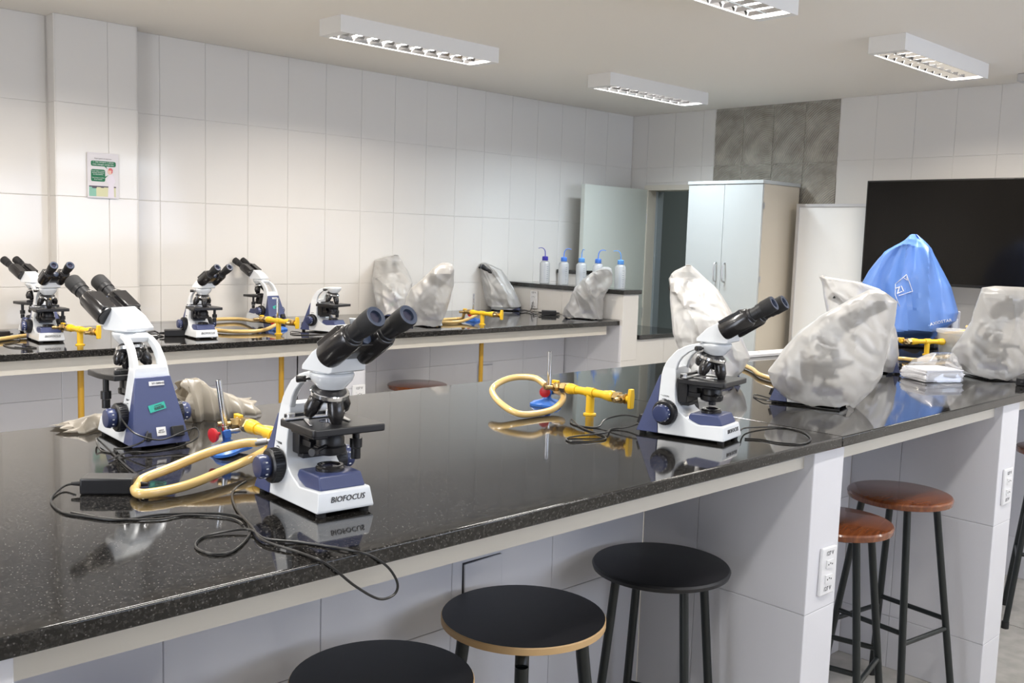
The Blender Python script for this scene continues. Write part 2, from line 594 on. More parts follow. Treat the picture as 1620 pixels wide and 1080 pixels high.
for i in range(4):
    for j in range(2):
        bm = B()
        y1, y0 = ys[i] - .004, ys[i + 1] + .004
        z0, z1 = zs[j] + .004, zs[j + 1] - (.004 if j == 0 else .02)
        # slightly ragged plate
        n = 10
        ring = []
        for k in range(n): ring.append((y0 + (y1 - y0) * k / n, z0))
        for k in range(n): ring.append((y1, z0 + (z1 - z0) * k / n))
        for k in range(n): ring.append((y1 - (y1 - y0) * k / n, z1))
        for k in range(n): ring.append((y0, z1 - (z1 - z0) * k / n))
        ring = [(a + rm.uniform(-.003, .003), b + rm.uniform(-.004, .004)) for a, b in ring]
        cy, cz = (y0 + y1) / 2, (z0 + z1) / 2
        A = [bm.verts.new((.0, a - cy, b - cz)) for a, b in ring]
        Cc = [bm.verts.new((-.007, (a - cy) * .985, (b - cz) * .985)) for a, b in ring]
        for k in range(len(A)): bm.faces.new((A[k], A[(k + 1) % len(A)], Cc[(k + 1) % len(A)], Cc[k]))
        bm.faces.new(Cc)
        obj('mortar_square', bm, M['mortar'], wf, loc=(FX + .007, cy, cz), smooth=False)
# right wall and back wall with the window strips, outside the frame
bm = B()
box(bm, -2.6, 6.4, -3.0, -2.9, 0, 1.3); box(bm, -2.6, 6.4, -3.0, -2.9, 2.54, CZ)
box(bm, -2.6, 1.0, -3.0, -2.9, 1.3, 2.54); box(bm, 6.2, 6.4, -3.0, -2.9, 1.3, 2.54)
struct('wall_right', bm, M['tile'])
bm = B()
box(bm, -2.6, -2.45, -3.0, 5.35, 0, 1.05); box(bm, -2.6, -2.45, -3.0, 5.35, 2.4, CZ)
box(bm, -2.6, -2.45, -3.0, -.8, 1.05, 2.4); box(bm, -2.6, -2.45, 3.2, 5.35, 1.05, 2.4)
struct('wall_back', bm, M['tile'])
# corridor behind the doorway
bm = B()
box(bm, 7.7, 7.8, 3.2, 6.0, 0, CZ); box(bm, 6.34, 7.8, 6.0, 6.1, 0, CZ); box(bm, 6.34, 7.8, 3.1, 3.2, 0, CZ)
box(bm, 6.34, 7.8, 3.1, 6.1, CZ, CZ + .1)
struct('wall_corridor', bm, M['corridor'])
# corridor door seen through the opening
bm = B(); box(bm, 7.64, 7.70, 4.2, 5.45, 0, 2.16); box(bm, 7.60, 7.64, 5.40, 5.47, 0, 2.2)
struct('trim_2', bm, M['corridor'])
# door frame
bm = B()
box(bm, FX - .02, FX + .15, 4.925, 4.968, 0, 2.105)
box(bm, FX - .02, FX + .15, 4.10, 4.925, 2.065, 2.105)
box(bm, FX - .02, FX + .15, 4.10, 4.14, 0, 2.065)
struct('trim_1', bm, M['cream'])
bm = B(); box(bm, FX + .08, FX + .15, 4.905, 4.925, 0, 2.06)
struct('trim_3', bm, mat('grey_metal_jamb', (.30, .34, .36), .4))
# open door leaf
bm = B(); box(bm, -.76, 0, -.018, .018, .01, 2.07)
door = struct('door_1', bm, M['creamdoor'])
door.location = (FX - .02, 4.955, 0)
door.rotation_euler = (0, 0, R(1.5))
bm = B()
lathe(bm, [(0, .025), (.006, .025), (.008, .012), (.04, .010)], (-.70, -.018, 1.0), (0, -1, 0), 16)
cyl(bm, (-.70, -.055, 1.0), (-.59, -.055, 1.0), .009, 12)
obj('door_handle', bm, M['satin'], door)
bm = B()
for z in (.3, 1.05, 1.8): cyl(bm, (.004, -.02, z), (.004, -.02, z + .08), .007, 10)
obj('hinge', bm, M['satin'], door)
# windows outside the frame (panes for the daylight)
bm = B(); box(bm, 1.0, 6.2, -2.96, -2.94, 1.3, 2.54); wn = struct('window_1', bm, M['glass'])
bm = B()
for x in (1.0, 2.3, 3.6, 4.9, 6.16): box(bm, x, x + .04, -2.97, -2.90, 1.3, 2.54)
box(bm, 1.04, 6.16, -2.97, -2.90, 2.28, 2.33)
obj('window_frame', bm, M['alu'], wn, smooth=False)
bm = B(); box(bm, -2.53, -2.51, -.8, 3.2, 1.05, 2.4); wn = struct('window_2', bm, M['glass'])
bm = B()
for y in (-.8, .53, 1.86, 3.16): box(bm, -2.54, -2.47, y, y + .04, 1.05, 2.4)
obj('window_frame', bm, M['alu'], wn, smooth=False)

# ------------------------------------------------------------------ benches
def worktop(parent, x0, x1, y0, y1, ztop, name='worktop', th=.030):
    bm = B(); px_ = parent.location
    box(bm, x0 - px_.x, x1 - px_.x, y0 - px_.y, y1 - px_.y, ztop - th - px_.z, ztop - px_.z)
    return obj(name, bm, M['granite'], parent, bevel=(.0035, 2), smooth=True)


def pbox(name, parent, m, x0, x1, y0, y1, z0, z1, bevel=None):
    bm = B(); p = parent.location if parent else Vector()
    # object origin at the lower corner so sub-parts can use plain offsets
    o = obj(name, bm, m, parent, smooth=False, bevel=bevel)
    me = o.data
    bm = B(); box(bm, 0, x1 - x0, 0, y1 - y0, 0, z1 - z0); bm.to_mesh(me); bm.free()
    o.location = (x0 - p.x, y0 - p.y, z0 - p.z)
    o['wx'] = x0; 
    del o['wx']
    o.rotation_euler = (0, 0, 0)
    return o


def subtiles(panel, porg, org, along, us, zs, m=None):
    """tiles as children of a panel whose world origin is porg"""
    m = m or M['btile']
    ang = math.atan2(along[1], along[0])
    for i in range(len(us) - 1):
        for j in range(len(zs) - 1):
            w = us[i + 1] - us[i] - .0014; h = zs[j + 1] - zs[j] - .0014
            o = bpy.data.objects.new('tile', tile_mesh(w, h, .0045, m))
            COL.objects.link(o); o.parent = panel
            u = (us[i] + us[i + 1]) / 2
            o.location = (org[0] + along[0] * u - porg[0], org[1] + along[1] * u - porg[1], (zs[j] + zs[j + 1]) / 2 - porg[2])
            o.rotation_euler = (R(rt.uniform(-.1, .1)), 0, ang)


def outlet(parent, porg, loc, rot, w=.078, h=.135, txt='127 V'):
    bm = B(); box(bm, -w / 2, w / 2, -.010, 0, -h / 2, h / 2)
    o = obj('outlet_plate', bm, M['whitep'], parent, bevel=(.004, 3))
    o.location = (loc[0] - porg[0], loc[1] - porg[1], loc[2] - porg[2]); o.rotation_euler = rot
    return o


def outlet_detail(o, w=.078, h=.135):
    """socket faces and 127 V print, joined in the plate's mesh space as one sub-part each"""
    par = o.parent
    for s in (1, -1):
        bm = B()
        box(bm, -.018, .018, -.014, -.009, s * .021 - .011, s * .021 + .011)
        for k in (-1, 0, 1): box(bm, k * .010 - .002, k * .010 + .002, -.0145, -.0135, s * .021 - .003 + (.003 if k == 0 else 0), s * .021 + .001 + (.003 if k == 0 else 0), 1)
        q = obj('socket', bm, [M['whitep'], M['ink']], o, smooth=False)
        text_obj('voltage_print', '127 V', .017, M['ink'], o, (0, -.0104, s * .050), (R(90), 0, 0))


nb = thing('laboratory_bench', 'long black granite island bench in the foreground on white tiled panels', 'bench', (2.4, 1.9, 0))
worktop(nb, -.70, 2.452, 1.25, 2.53, TOP)
worktop(nb, 2.4535, 5.55, 1.25, 2.53, TOP)
PX = [.205, 2.344, 3.678, 5.25]
for i, x in enumerate(PX):
    w = .162
    pan = pbox('support_panel', nb, M['wallbase'], x + .0045, x + w - .0045, 1.2745, 1.834, 0, 1.113)
    po = (x + .0045, 1.2745, 0)
    subtiles(pan, po, (x, 1.2745), (1, 0), [0, w], [0, .21, .66, 1.112])
    subtiles(pan, po, (x + .0045, 1.83), (0, -1), [0, .20, .56], [0, .21, .66, 1.112])
    subtiles(pan, po, (x + w - .0045, 1.27), (0, 1), [0, .36, .56], [0, .21, .66, 1.112])
    if i in (1, 2):
        ol = outlet(nb, (2.4, 1.9, 0), (x + (.098 if i == 1 else .085), 1.270, .768 if i == 1 else .80), (0, R(2 if i == 1 else 0), 0))
        outlet_detail(ol)
    if i < 3:
        x1 = PX[i + 1]
        pbox('beam', nb, M['cream'], x + w, x1, 1.30, 1.37, 1.062, 1.113)
        bp = pbox('back_panel', nb, M['wallbase'], x + w, x1, 1.8345, 1.905, 0, 1.113)
        n = max(1, round((x1 - x - w) / .36))
        if i == 0: uu = [0, .44, .81, 1.20, 1.57, 1.977]
        elif i == 1: uu = [0, .27, .63, x1 - x - w]
        else: uu = [0, .36, .72, 1.08, x1 - x - w]
        subtiles(bp, (x + w, 1.8345, 0), (x + w, 1.8345), (1, 0), uu, [0, .21, .655, 1.112])
        subtiles(bp, (x + w, 1.8345, 0), (x1, 1.905), (-1, 0), [0, .45, .9, x1 - x - w], [0, .21, .655, 1.112])
bm = B(); box(bm, -.066, .066, -.006, 0, -.052, .052)
o = obj('junction_cover', bm, M['btile'], nb, loc=(1.67 - 2.4, 1.828 - 1.9, .762), rot=(0, R(-1.5), 0), bevel=(.002, 2))
bm = B(); box(bm, -.0668, .0662, -.0008, .0, -.0523, .0528)
obj('junction_gap', bm, M['ink'], nb, loc=(1.668 - 2.4, 1.8295 - 1.9, .763), smooth=False)

bb = thing('wall_bench', 'black granite bench along the left tiled wall with a white apron beam', 'bench', (3.0, 4.6, 0))
worktop(bb, .3, 2.9, 4.045, 5.018, TOP)
worktop(bb, 2.9012, 4.835, 4.045, 5.122, TOP)
worktop(bb, 2.105, 2.9, 5.0185, 5.122, TOP, 'worktop_strip')
BX = [.6, 2.743]
for i, x in enumerate(BX):
    w = .127
    pan = pbox('support_panel', bb, M['wallbase'], x + .007, x + w - .007, 4.077, 4.52, 0, 1.113)
    po = (x + .007, 4.077, 0)
    subtiles(pan, po, (x, 4.077), (1, 0), [0, w], [0, .43, .87, 1.112])
    subtiles(pan, po, (x + .007, 4.52), (0, -1), [0, .20, .45], [0, .43, .87, 1.112])
    subtiles(pan, po, (x + w - .007, 4.07), (0, 1), [0, .20, .45], [0, .43, .87, 1.112])
    x1 = 2.743 if i == 0 else 4.83
    pbox('beam', bb, M['cream'], x + w, x1 - (.06 if i else 0), 4.10, 4.17, 1.052, 1.113)
    bp = pbox('back_panel', bb, M['wallbase'], x + w, x1, 4.527, 4.60, 0, 1.113)
    subtiles(bp, (x + w, 4.527, 0), (x + w, 4.527), (1, 0), [(x1 - x - w) * k / 5 for k in range(6)], [0, .43, .87, 1.112])
ol = outlet(bb, (3.0, 4.6, 0), (2.825, 4.070, .82), (0, 0, 0)); outlet_detail(ol)
bm = B(); box(bm, -.06, .06, -.005, 0, -.05, .05)
obj('junction_cover', bm, M['btile'], bb, loc=(4.10 - 3.0, 4.518 - 4.6, .80), bevel=(.002, 2))
# pipes dropping under the wall bench
for x in (1.508, 2.471, 3.795):
    g = thing('gas_pipe', {1.508: 'ochre gas pipe under the wall bench at its left end', 2.471: 'ochre gas pipe under the wall bench left of its outlet panel', 3.795: 'ochre gas pipe under the wall bench above the brown stool'}[x], 'pipe', (x, 4.22, 0), group='gas pipes under the wall bench')
    bm = B(); cyl(bm, (0, 0, 0), (0, 0, 1.113), .013, 14)
    obj('pipe', bm, M['ochre'], g)
    bm = B(); lathe(bm, [(0, .02), (.02, .02)], (0, 0, .55), (0, 0, 1), 14); box(bm, -.006, .006, 0, .30, .554, .566)
    obj('clamp', bm, M['ochre'], g)

# low partition closing the end of the wall bench
lp = thing('partition', 'white tiled low partition with black granite cap at the end of the wall bench', 'partition', (4.91, 4.55, 0))
po_ = (4.91, 4.55, 0)
core = pbox('core', lp, M['wallbase'], 4.842, 4.983, 4.027, 5.118, 0, 1.315)
subtiles(core, (4.842, 4.027, 0), (4.842, 5.12), (0, -1), [0, .275, .55, .825, 1.093], [TOP + .002, 1.313], M['tile'])
subtiles(core, (4.842, 4.027, 0), (4.842, 4.60), (0, -1), [0, .28, .573], [0, .43, .87, 1.112], M['btile'])
subtiles(core, (4.842, 4.027, 0), (4.835, 4.027), (1, 0), [0, .155], [0, .43, .883, 1.313], M['tile'])
cp = B(); box(cp, 4.815 - 4.91, 5.0 - 4.91, 4.005 - 4.55, 5.12 - 4.55, 1.316, 1.344)
obj('granite_cap', cp, M['granite'], lp, bevel=(.003, 2))
ol = outlet(lp, po_, (4.834, 4.832, 1.228), (0, 0, R(-90)), .070, .125); outlet_detail(ol)
# low sink counter behind it
lc = thing('sink_counter', 'low white counter with black granite top beyond the partition', 'counter', (5.3, 4.6, 0))
cr = pbox('body', lc, M['wallbase'], 4.993, 5.60, 4.037, 5.118, 0, 1.015)
subtiles(cr, (4.993, 4.037, 0), (4.993, 4.037), (1, 0), [0, .30, .607], [0, .43, 1.013], M['tile'])
subtiles(cr, (4.993, 4.037, 0), (5.60, 4.037), (0, 1), [0, .36, .72, 1.08], [0, .43, 1.013], M['tile'])
bm = B(); box(bm, 5.001 - 5.3, 5.62 - 5.3, 4.01 - 4.6, 5.12 - 4.6, 1.016, 1.045)
obj('worktop', bm, M['granite'], lc, bevel=(.003, 2))
sp = thing('end_partition', 'short white partition with black cap seen between the wash bottles', 'partition', (5.42, 5.0, 1.046))
bm = B(); box(bm, -.06, .06, -.10, .118, 0, .355); obj('core', bm, M['tile'], sp, smooth=False)
bm = B(); box(bm, -.075, .075, -.12, .119, .356, .384); obj('granite_cap', bm, M['granite'], sp, bevel=(.003, 2))

# ------------------------------------------------------------------ luminaires
def luminaire():
    g = thing('ceiling_light', '', 'ceiling light')
    bm = B()
    L, W, H = .5, .09, .078
    box(bm, -L, L, -W, W, -.004, 0)
    box(bm, -L, L, -W, -W + .004, -H, -.004); box(bm, -L, L, W - .004, W, -H, -.004)
    box(bm, -L, -L + .05, -W + .004, W - .004, -H, -.004); box(bm, L - .05, L, -W + .004, W - .004, -H, -.004)
    obj('housing', bm, M['lumw'], g, smooth=False)
    bm = B()
    for s in (-1, 1):
        vs = [bm.verts.new(p) for p in ((-.45, s * .086, -.072), (.45, s * .086, -.072), (.45, s * .05, -.01), (-.45, s * .05, -.01))]
        bm.faces.new(vs)
        vs = [bm.verts.new(p) for p in ((-.45, s * .05, -.01), (.45, s * .05, -.01), (.45, 0, -.03), (-.45, 0, -.03))]
        bm.faces.new(vs)
    obj('reflector', bm, M['refl'], g, smooth=False)
    for s in (-1, 1):
        bm = B(); cyl(bm, (-.445, s * .045, -.040), (.445, s * .045, -.040), .011, 10)
        obj('fluorescent_tube', bm, M['tube'], g)
    for k in range(10):
        x = -.40 + k * .089
        bm = B()
        # V-section blade
        a = [bm.verts.new((x + dx, y, z)) for dx, z in ((-.009, -.060), (.009, -.060), (0, -.075)) for y in (-.085, .085)]
        for f in ((0, 1, 3, 2), (2, 3, 5, 4), (4, 5, 1, 0)): bm.faces.new([a[i] for i in f])
        obj('louver_blade', bm, M['refl'], g, smooth=False)
    bm = B(); box(bm, -.45, .45, -.004, .004, -.075, -.056); obj('centre_louver', bm, M['refl'], g, smooth=False)
    return g


LL = {0: 'largest white louvred ceiling light, the one nearest the tiled left wall and the camera',
      1: 'white louvred ceiling light above the doorway corner, smallest of the complete ones',
      2: 'white louvred ceiling light at the right, in front of the bare mortar patch and television',
      3: 'ceiling light cut off by the top edge of the picture'}
for i, (lx, ly, lc_, lp_) in enumerate(LUMS):
    g = luminaire() if i == 0 else copy_tree(g0)
    if i == 0: g0 = g
    g.location = (lx + .5, ly + .09, CZ - .0005)
    g['category'] = 'ceiling light'
    g['label'] = LL.get(i, 'white louvred ceiling light outside the picture, %s' % ('over the near end of the wall bench', 'over the left end of the near bench', 'right behind the camera', 'to the right of the camera', 'over the aisle before the television', 'behind the camera at mid room', 'behind the camera by the tiled wall', 'by the windows, middle one', 'by the windows, front one')[i - 4])
    g['group'] = 'louvred ceiling lights'
cb = thing('ceiling_sensor', 'small grey box on the ceiling at the right edge of the picture', 'sensor', (5.93, 2.06, CZ))
bm = B(); box(bm, -.05, .05, -.05, .05, -.045, 0); obj('housing', bm, M['alu'], cb, bevel=(.006, 2))
bm = B(); lathe(bm, [(0, .03), (.012, .026), (.02, .012)], (0, 0, -.045), (0, 0, -1), 16); obj('dome', bm, M['whitep'], cb)

# ------------------------------------------------------------------ poster
ps = thing('poster', 'white and green laboratory safety poster taped on the tiled pillar', 'poster', (1.917, 5.017, 1.900))
bm = B(); box(bm, -.078, .078, -.002, 0, -.112, .112); obj('sheet', bm, M['pgrey'], ps, smooth=False)


def flatp(poly, m, name, dy=-.0026, parent=ps):
    bm = B(); vs = [bm.verts.new((x, dy, z)) for x, z in poly]
    f = bm.faces.new(vs)
    r_ = bmesh.ops.extrude_face_region(bm, geom=[f])
    for v in r_['geom']:
        if isinstance(v, bmesh.types.BMVert): v.co.y += .0004
    return obj(name, bm, m, parent, smooth=False)


def rrect(x0, x1, z0, z1, r=.008):
    out = []
    for cx, cz, a in ((x1 - r, z1 - r, 0), (x0 + r, z1 - r, 90), (x0 + r, z0 + r, 180), (x1 - r, z0 + r, 270)):
        for k in range(4): out.append((cx + r * math.cos(R(a + k * 30)), cz + r * math.sin(R(a + k * 30))))
    return out


flatp(rrect(-.060, .064, .046, .072), M['pgreen'], 'heading_panel')
flatp(rrect(-.060, .010, -.030, .030), M['pgreen'], 'text_panel')
flatp([(.006, .046), (.022, .034), (.016, .046)], M['pgreen'], 'speech_tail')
flatp([(.010, -.004), (.026, .004), (.010, -.012)], M['pgreen'], 'speech_tail')
flatp([(-.070, -.052), (.064, -.052), (.064, -.058), (-.070, -.058)], M['pdark'], 'bench_line')
flatp([(-.070, -.058), (-.035, -.058), (-.035, -.104), (-.070, -.104)], M['pteal'], 'teal_area')
flatp([(-.035, -.058), (.062, -.058), (.062, -.104), (-.035, -.104)], M['pyel'], 'yellow_area')
flatp([(-.058, -.054), (-.030, -.054), (-.034, -.064), (-.054, -.064)], M['pdark'], 'dish', -.003)
flatp([(-.015, -.054), (.006, -.054), (.002, -.061), (-.012, -.061)], M['pdark'], 'dish', -.003)
flatp([(.022, -.108), (.054, -.108), (.052, -.04), (.062, -.03), (.052, .0), (.044, .008), (.034, .008), (.026, 0), (.016, -.03), (.026, -.04)], M['pcoat'], 'coat_figure', -.0032)
flatp([(.034 + .0125 * math.cos(R(a)), .022 + .015 * math.sin(R(a))) for a in range(0, 360, 30)], M['pskin'], 'face', -.0036)
flatp([(.026, .028), (.028, .038), (.040, .040), (.048, .032), (.046, .016), (.040, .012), (.042, .028)], M['ppink'], 'hair', -.004)
text_obj('heading_print', '1. Use sempre o jaleco\ncom mangas compridas', .0112, M['stk_w'], ps, (.001, -.0030, .061), (R(90), 0, 0), .0001)
text_obj('body_print', 'E nao beba e coma\ndurante atividades\nem laboratorio\n\nUse luvas e oculos\nde protecao', .0082, M['stk_w'], ps, (-.025, -.0030, .001), (R(90), 0, 0), .0001)
text_obj('title_print', 'Regras gerais de seguranca', .0078, M['ink'], ps, (0, -.0026, .084), (R(90), 0, 0), .0001)

# ------------------------------------------------------------------ cabinet, whiteboard, television
cb = thing('cabinet', 'tall white two-door cabinet with beige side in front of the doorway', 'cabinet', (5.91, 3.875, 0))
bm = B(); box(bm, -.21, .235, -.30, .30, .06, 2.065); obj('body', bm, M['cabside'], cb, smooth=False, bevel=(.002, 1))
bm = B(); box(bm, -.235, .238, -.305, .305, 2.066, 2.09); obj('top_panel', bm, M['cab'], cb, bevel=(.002, 1))
bm = B(); box(bm, -.18, .22, -.29, .29, 0, .0595); obj('plinth', bm, M['rub'], cb)
for s in (-1, 1):
    y0, y1 = (.0015, .299) if s > 0 else (-.299, -.0015)
    bm = B(); box(bm, -.230, -.211, y0, y1, .065, 2.062)
    d = obj('door', bm, M['cab'], cb, bevel=(.002, 1))
    bm = B(); sweep(bm, [(-.231, s * .035, 1.40), (-.256, s * .035, 1.41), (-.262, s * .035, 1.465), (-.256, s * .035, 1.52), (-.231, s * .035, 1.53)], .0055, 8)
    obj('handle', bm, M['satin'], d)
    for z in (.5, 1.43, 1.92):
        bm = B(); box(bm, -.216, -.200, s * .3003 - .003, s * .3003 + .003, z - .02, z + .02); obj('hinge', bm, M['satin'], d, smooth=False)

wb = thing('whiteboard', 'tall white board on an aluminium frame between the cabinet and the television', 'whiteboard', (6.02, 3.055, 0))
HWB = .45
bm = B(); box(bm, -.012, .012, -HWB + .02, HWB - .02, .35, 1.925); obj('board_panel', bm, M['board'], wb)
bm = B(); box(bm, -.02, .02, -HWB, -HWB + .02, .33, 1.945); box(bm, -.02, .02, HWB - .02, HWB, .33, 1.945)
box(bm, -.02, .02, -HWB + .02, HWB - .02, 1.926, 1.945); box(bm, -.02, .02, -HWB + .02, HWB - .02, .33, .349)
obj('frame', bm, M['alu'], wb)
for s in (-1, 1):
    bm = B(); cyl(bm, (.0, s * .42, .33), (0, s * .42, .02), .014, 12); cyl(bm, (-.10, s * .42, .014), (.10, s * .42, .014), .014, 12)
    obj('leg', bm, M['alu'], wb)
tv = thing('television', 'large black flat television on the front wall above the covered microscopes', 'television', (5.90, 2.395, 1.765))
bm = B(); box(bm, -.012, .035, -.56, .56, -.318, .318); obj('body', bm, M['tvb'], tv, bevel=(.004, 2))
bm = B(); box(bm, -.0135, -.0121, -.55, .55, -.300, .308); obj('screen', bm, M['tvs'], tv, smooth=False)
bm = B(); box(bm, .0352, .28, -.05, .05, -.05, .05); box(bm, .265, .285, -.15, .15, -.15, .15); obj('wall_bracket', bm, M['rub'], tv)


# ------------------------------------------------------------------ microscope
def hwf(x, z): return 69 - .040 * x - .158 * min(z, 160) - .055 * max(0, z - 160)


def make_head(parent, rz=0, ax=64):
    """binocular head; local origin on the optical axis at z = 256 mm"""
    bm = B()
    prism(bm, [(-38, 0), (40, 0), (48, 3), (51, 24), (28, 54), (20, 55), (-14, 34), (-39, 8)], lambda x, z: 40 - .12 * z)
    lathe(bm, [(-.003, .038), (.0005, .039)], (0.002, 0, 0), (0, 0, 1), 28)
    h = obj('head', bm, M['wp'], parent, loc=(ax * .001, 0, .257), rot=(0, 0, rz), bevel=(.009, 4), angle=60)
    e = R(32)
    d = Vector((math.cos(e), 0, math.sin(e))); nrm = Vector((-math.sin(e), 0, math.cos(e)))
    o = Vector((.033, 0, .031))
    bm = B()
    for s in (-1, 1):
        c = o + Vector((0, s * .037, 0))
        lathe(bm, [(0, .016), (.001, .024), (.012, .0255), (.076, .0245), (.084, .021)], c, d, 24)
    # central hinge block and top plates
    def ob(bmm, a0, a1, yy0, yy1, n0, n1):
        vs = []
        for a, y, n in ((a0, yy0, n0), (a1, yy0, n0), (a1, yy1, n0), (a0, yy1, n0), (a0, yy0, n1), (a1, yy0, n1), (a1, yy1, n1), (a0, yy1, n1)):
            vs.append(bmm.verts.new(o + d * a + nrm * n + Vector((0, y, 0))))
        for f in ((0, 3, 2, 1), (4, 5, 6, 7), (0, 1, 5, 4), (1, 2, 6, 5), (2, 3, 7, 6), (3, 0, 4, 7)): bmm.faces.new([vs[i] for i in f])
    ob(bm, .004, .066, -.030, .030, -.014, .012)
    ob(bm, .006, .072, -.055, -.017, 0, .0265)
    ob(bm, .006, .072, .017, .055, 0, .0265)
    blk = obj('binocular_block', bm, M['bks'], h, bevel=(.002, 2))
    bm = B(); lathe(bm, [(0, .012), (.012, .012), (.014, .009)], o + d * .058, d, 20); obj('hinge_pin', bm, M['eyeblue'], h)
    for s in (-1, 1):
        c = o + Vector((0, s * .037, 0)) + d * .084
        bm = B()
        lathe(bm, [(0, .0185), (.006, .0185), (.007, .0165), (.023, .0165), (.024, .0185), (.037, .0188)], c, d, 24)
        obj('eyepiece_tube', bm, M['bk'], h)
        bm = B()
        lathe(bm, [(.037, .0192), (.041, .0200), (.066, .0200), (.069, .0185), (.0695, .0172), (.0685, .0115), (.063, .010)], c, d, 28, mis=[0, 0, 0, 1, 1, 1, 2])
        obj('eyepiece', bm, [M['rub'], M['eyeblue'], M['lens']], h)
    return h


def make_microscope(label='', head=True, head_rz=0.0):
    g = thing('microscope', label, 'microscope')
    X = lambda p: [(x - 122, z) for x, z in p]
    bm = B()
    low = [(63, 8), (54, 78), (54, 161), (59, 183), (94, 183), (96, 160), (99, 112), (104, 88), (116, 70), (134, 58), (148, 50), (170, 42), (236, 46), (240, 44), (246, 12), (244, 8)]
    prism(bm, X(low), lambda x, z: hwf(x + 122, z))
    obj('body', bm, M['wp'], g, bevel=(.004, 3), angle=50)
    bm = B()
    outer = [(57, 176), (62, 190), (72, 206), (92, 228), (118, 243), (142, 250), (166, 252)]
    inner = [(166, 241), (146, 236), (126, 226), (110, 212), (100, 197), (95, 176)]
    poly = X(outer + inner)
    # two side members of the arch, drawn as strips so that the concave side stays clean
    oo = X(outer); ii = list(reversed(X(inner)))
    ii = [ii[0]] + ii[1:]
    n = 7
    def lerp(pl_, t):
        k = t * (len(pl_) - 1); a = int(min(k, len(pl_) - 2)); f = k - a
        return (pl_[a][0] * (1 - f) + pl_[a + 1][0] * f, pl_[a][1] * (1 - f) + pl_[a + 1][1] * f)
    for s in (-1, 1):
        rings = []
        for k in range(n + 4):
            t = k / (n + 3)
            a = lerp(oo, t); b = lerp(ii, t)
            ya = hwf(a[0] + 122, a[1]) - .0 ; yb = hwf(b[0] + 122, b[1])
            th = 12
            rings.append([bm.verts.new((p[0] * .001, s * yv * .001, p[1] * .001)) for p, yv in ((a, ya), (b, yb), (b, yb - th), (a, ya - th))])
        for r0, r1 in zip(rings, rings[1:]):
            for q in range(4): bm.faces.new((r0[q], r0[(q + 1) % 4], r1[(q + 1) % 4], r1[q]))
        bm.faces.new(rings[0]); bm.faces.new(rings[-1])
    # crosspiece at the crown
    prism(bm, X([(128, 246), (150, 252), (168, 253), (168, 238), (146, 236), (134, 232)]), lambda x, z: hwf(x + 122, z) - 1)
    lathe(bm, [(.2535, .040), (.249, .0415), (.238, .037), (.228, .028), (.222, .023)], (.064, 0, 0), (0, 0, 1), 32)
    obj('arm', bm, M['wp'], g, bevel=(.0035, 2), angle=50)
    bm = B(); prism(bm, X([(0, 8), (62.5, 8), (53.5, 78), (53.5, 160), (50, 160)]), lambda x, z: hwf(x + 122, z) + .6)
    obj('rear_cover', bm, M['navy'], g, bevel=(.003, 2))
    bm = B(); prism(bm, X([(138, 56), (142, 67), (146, 69), (218, 71), (222, 70), (234, 46), (180, 40), (150, 48)]), lambda x, z: 47 - .12 * (z - 40))
    obj('lamp_housing', bm, M['navy'], g, bevel=(.003, 3))
    bm = B(); lathe(bm, [(.070, .027), (.076, .027), (.079, .024), (.081, .024), (.081, .019), (.078, .017)], (.061, 0, 0), (0, 0, 1), 28, mis=[0, 0, 0, 0, 0, 1])
    obj('field_lens', bm, [M['bks'], M['lens']], g)
    for sx in (14, 232):
        for s in (-1, 1):
            bm = B(); lathe(bm, [(0, .009), (.0085, .010)], ((sx - 122) * .001, s * (hwf(sx, 0) - 16) * .001, 0), (0, 0, 1), 12)
            obj('foot', bm, M['rub'], g)
    bm = B()   # underside tray and the moulded slot of the base
    prism(bm, X([(60, 7), (240, 7), (240, 9), (60, 9)]), lambda x, z: hwf(x + 122, 0) - 4)
    for s in (-1, 1): box(bm, .012, .036, s * .0525 - .0045, s * .0525 + .0045, .012, .022)
    obj('base_tray', bm, M['rub'], g, smooth=False)
    # knobs
    for s in (-1, 1):
        y0 = hwf(83, 64) * .001 - .002
        kx, kz = -.040, .066
        bm = B()
        lathe(bm, [(0, .031), (.004, .0325), (.021, .0325), (.024, .029)], (kx, s * y0, kz), (0, s, 0), 36)
        for k in range(36):
            a = 2 * math.pi * k / 36
            c = Vector((kx + .0325 * math.cos(a), 0, kz + .0325 * math.sin(a)))
            box(bm, c.x - .0009, c.x + .0009, min(s * (y0 + .005), s * (y0 + .019)), max(s * (y0 + .005), s * (y0 + .019)), c.z - .0009, c.z + .0009)
        kb = obj('coarse_knob', bm, M['bk'], g)
        bm = B()
        lathe(bm, [(.024, .021), (.028, .0225), (.040, .0225), (.045, .020), (.046, .012)], (kx, s * y0, kz), (0, s, 0), 30)
        for k in range(12):
            a = 2 * math.pi * k / 12
            box(bm, kx + .0223 * math.cos(a) - .0012, kx + .0223 * math.cos(a) + .0012, s * (y0 + .034) - .002, s * (y0 + .034) + .002, kz + .0223 * math.sin(a) - .0012, kz + .0223 * math.sin(a) + .0012, 1)
        obj('fine_knob', bm, [M['navyd'], M['stk_w']], kb)
    # stage and its carrier
    bm = B()
    slabpoly(bm, [(-.012, -.066), (.118, -.066), (.122, -.062), (.122, .078), (.118, .082), (.05, .082), (-.012, .066)], .146, .160)
    box(bm, .020, .110, -.060, -.030, .140, .1462)
    obj('stage', bm, M['bk'], g, bevel=(.0025, 2))
    bm = B(); slabpoly(bm, [(.050 + .0165 * math.cos(R(a)), .0165 * math.sin(R(a))) for a in range(0, 360, 20)], .1601, .1606); box(bm, .048, .078, -.009, .009, .16, .1607)
    obj('stage_aperture', bm, M['lens'], g, smooth=False)
    bm = B()
    box(bm, -.022, .006, -.036, .036, .092, .1455)
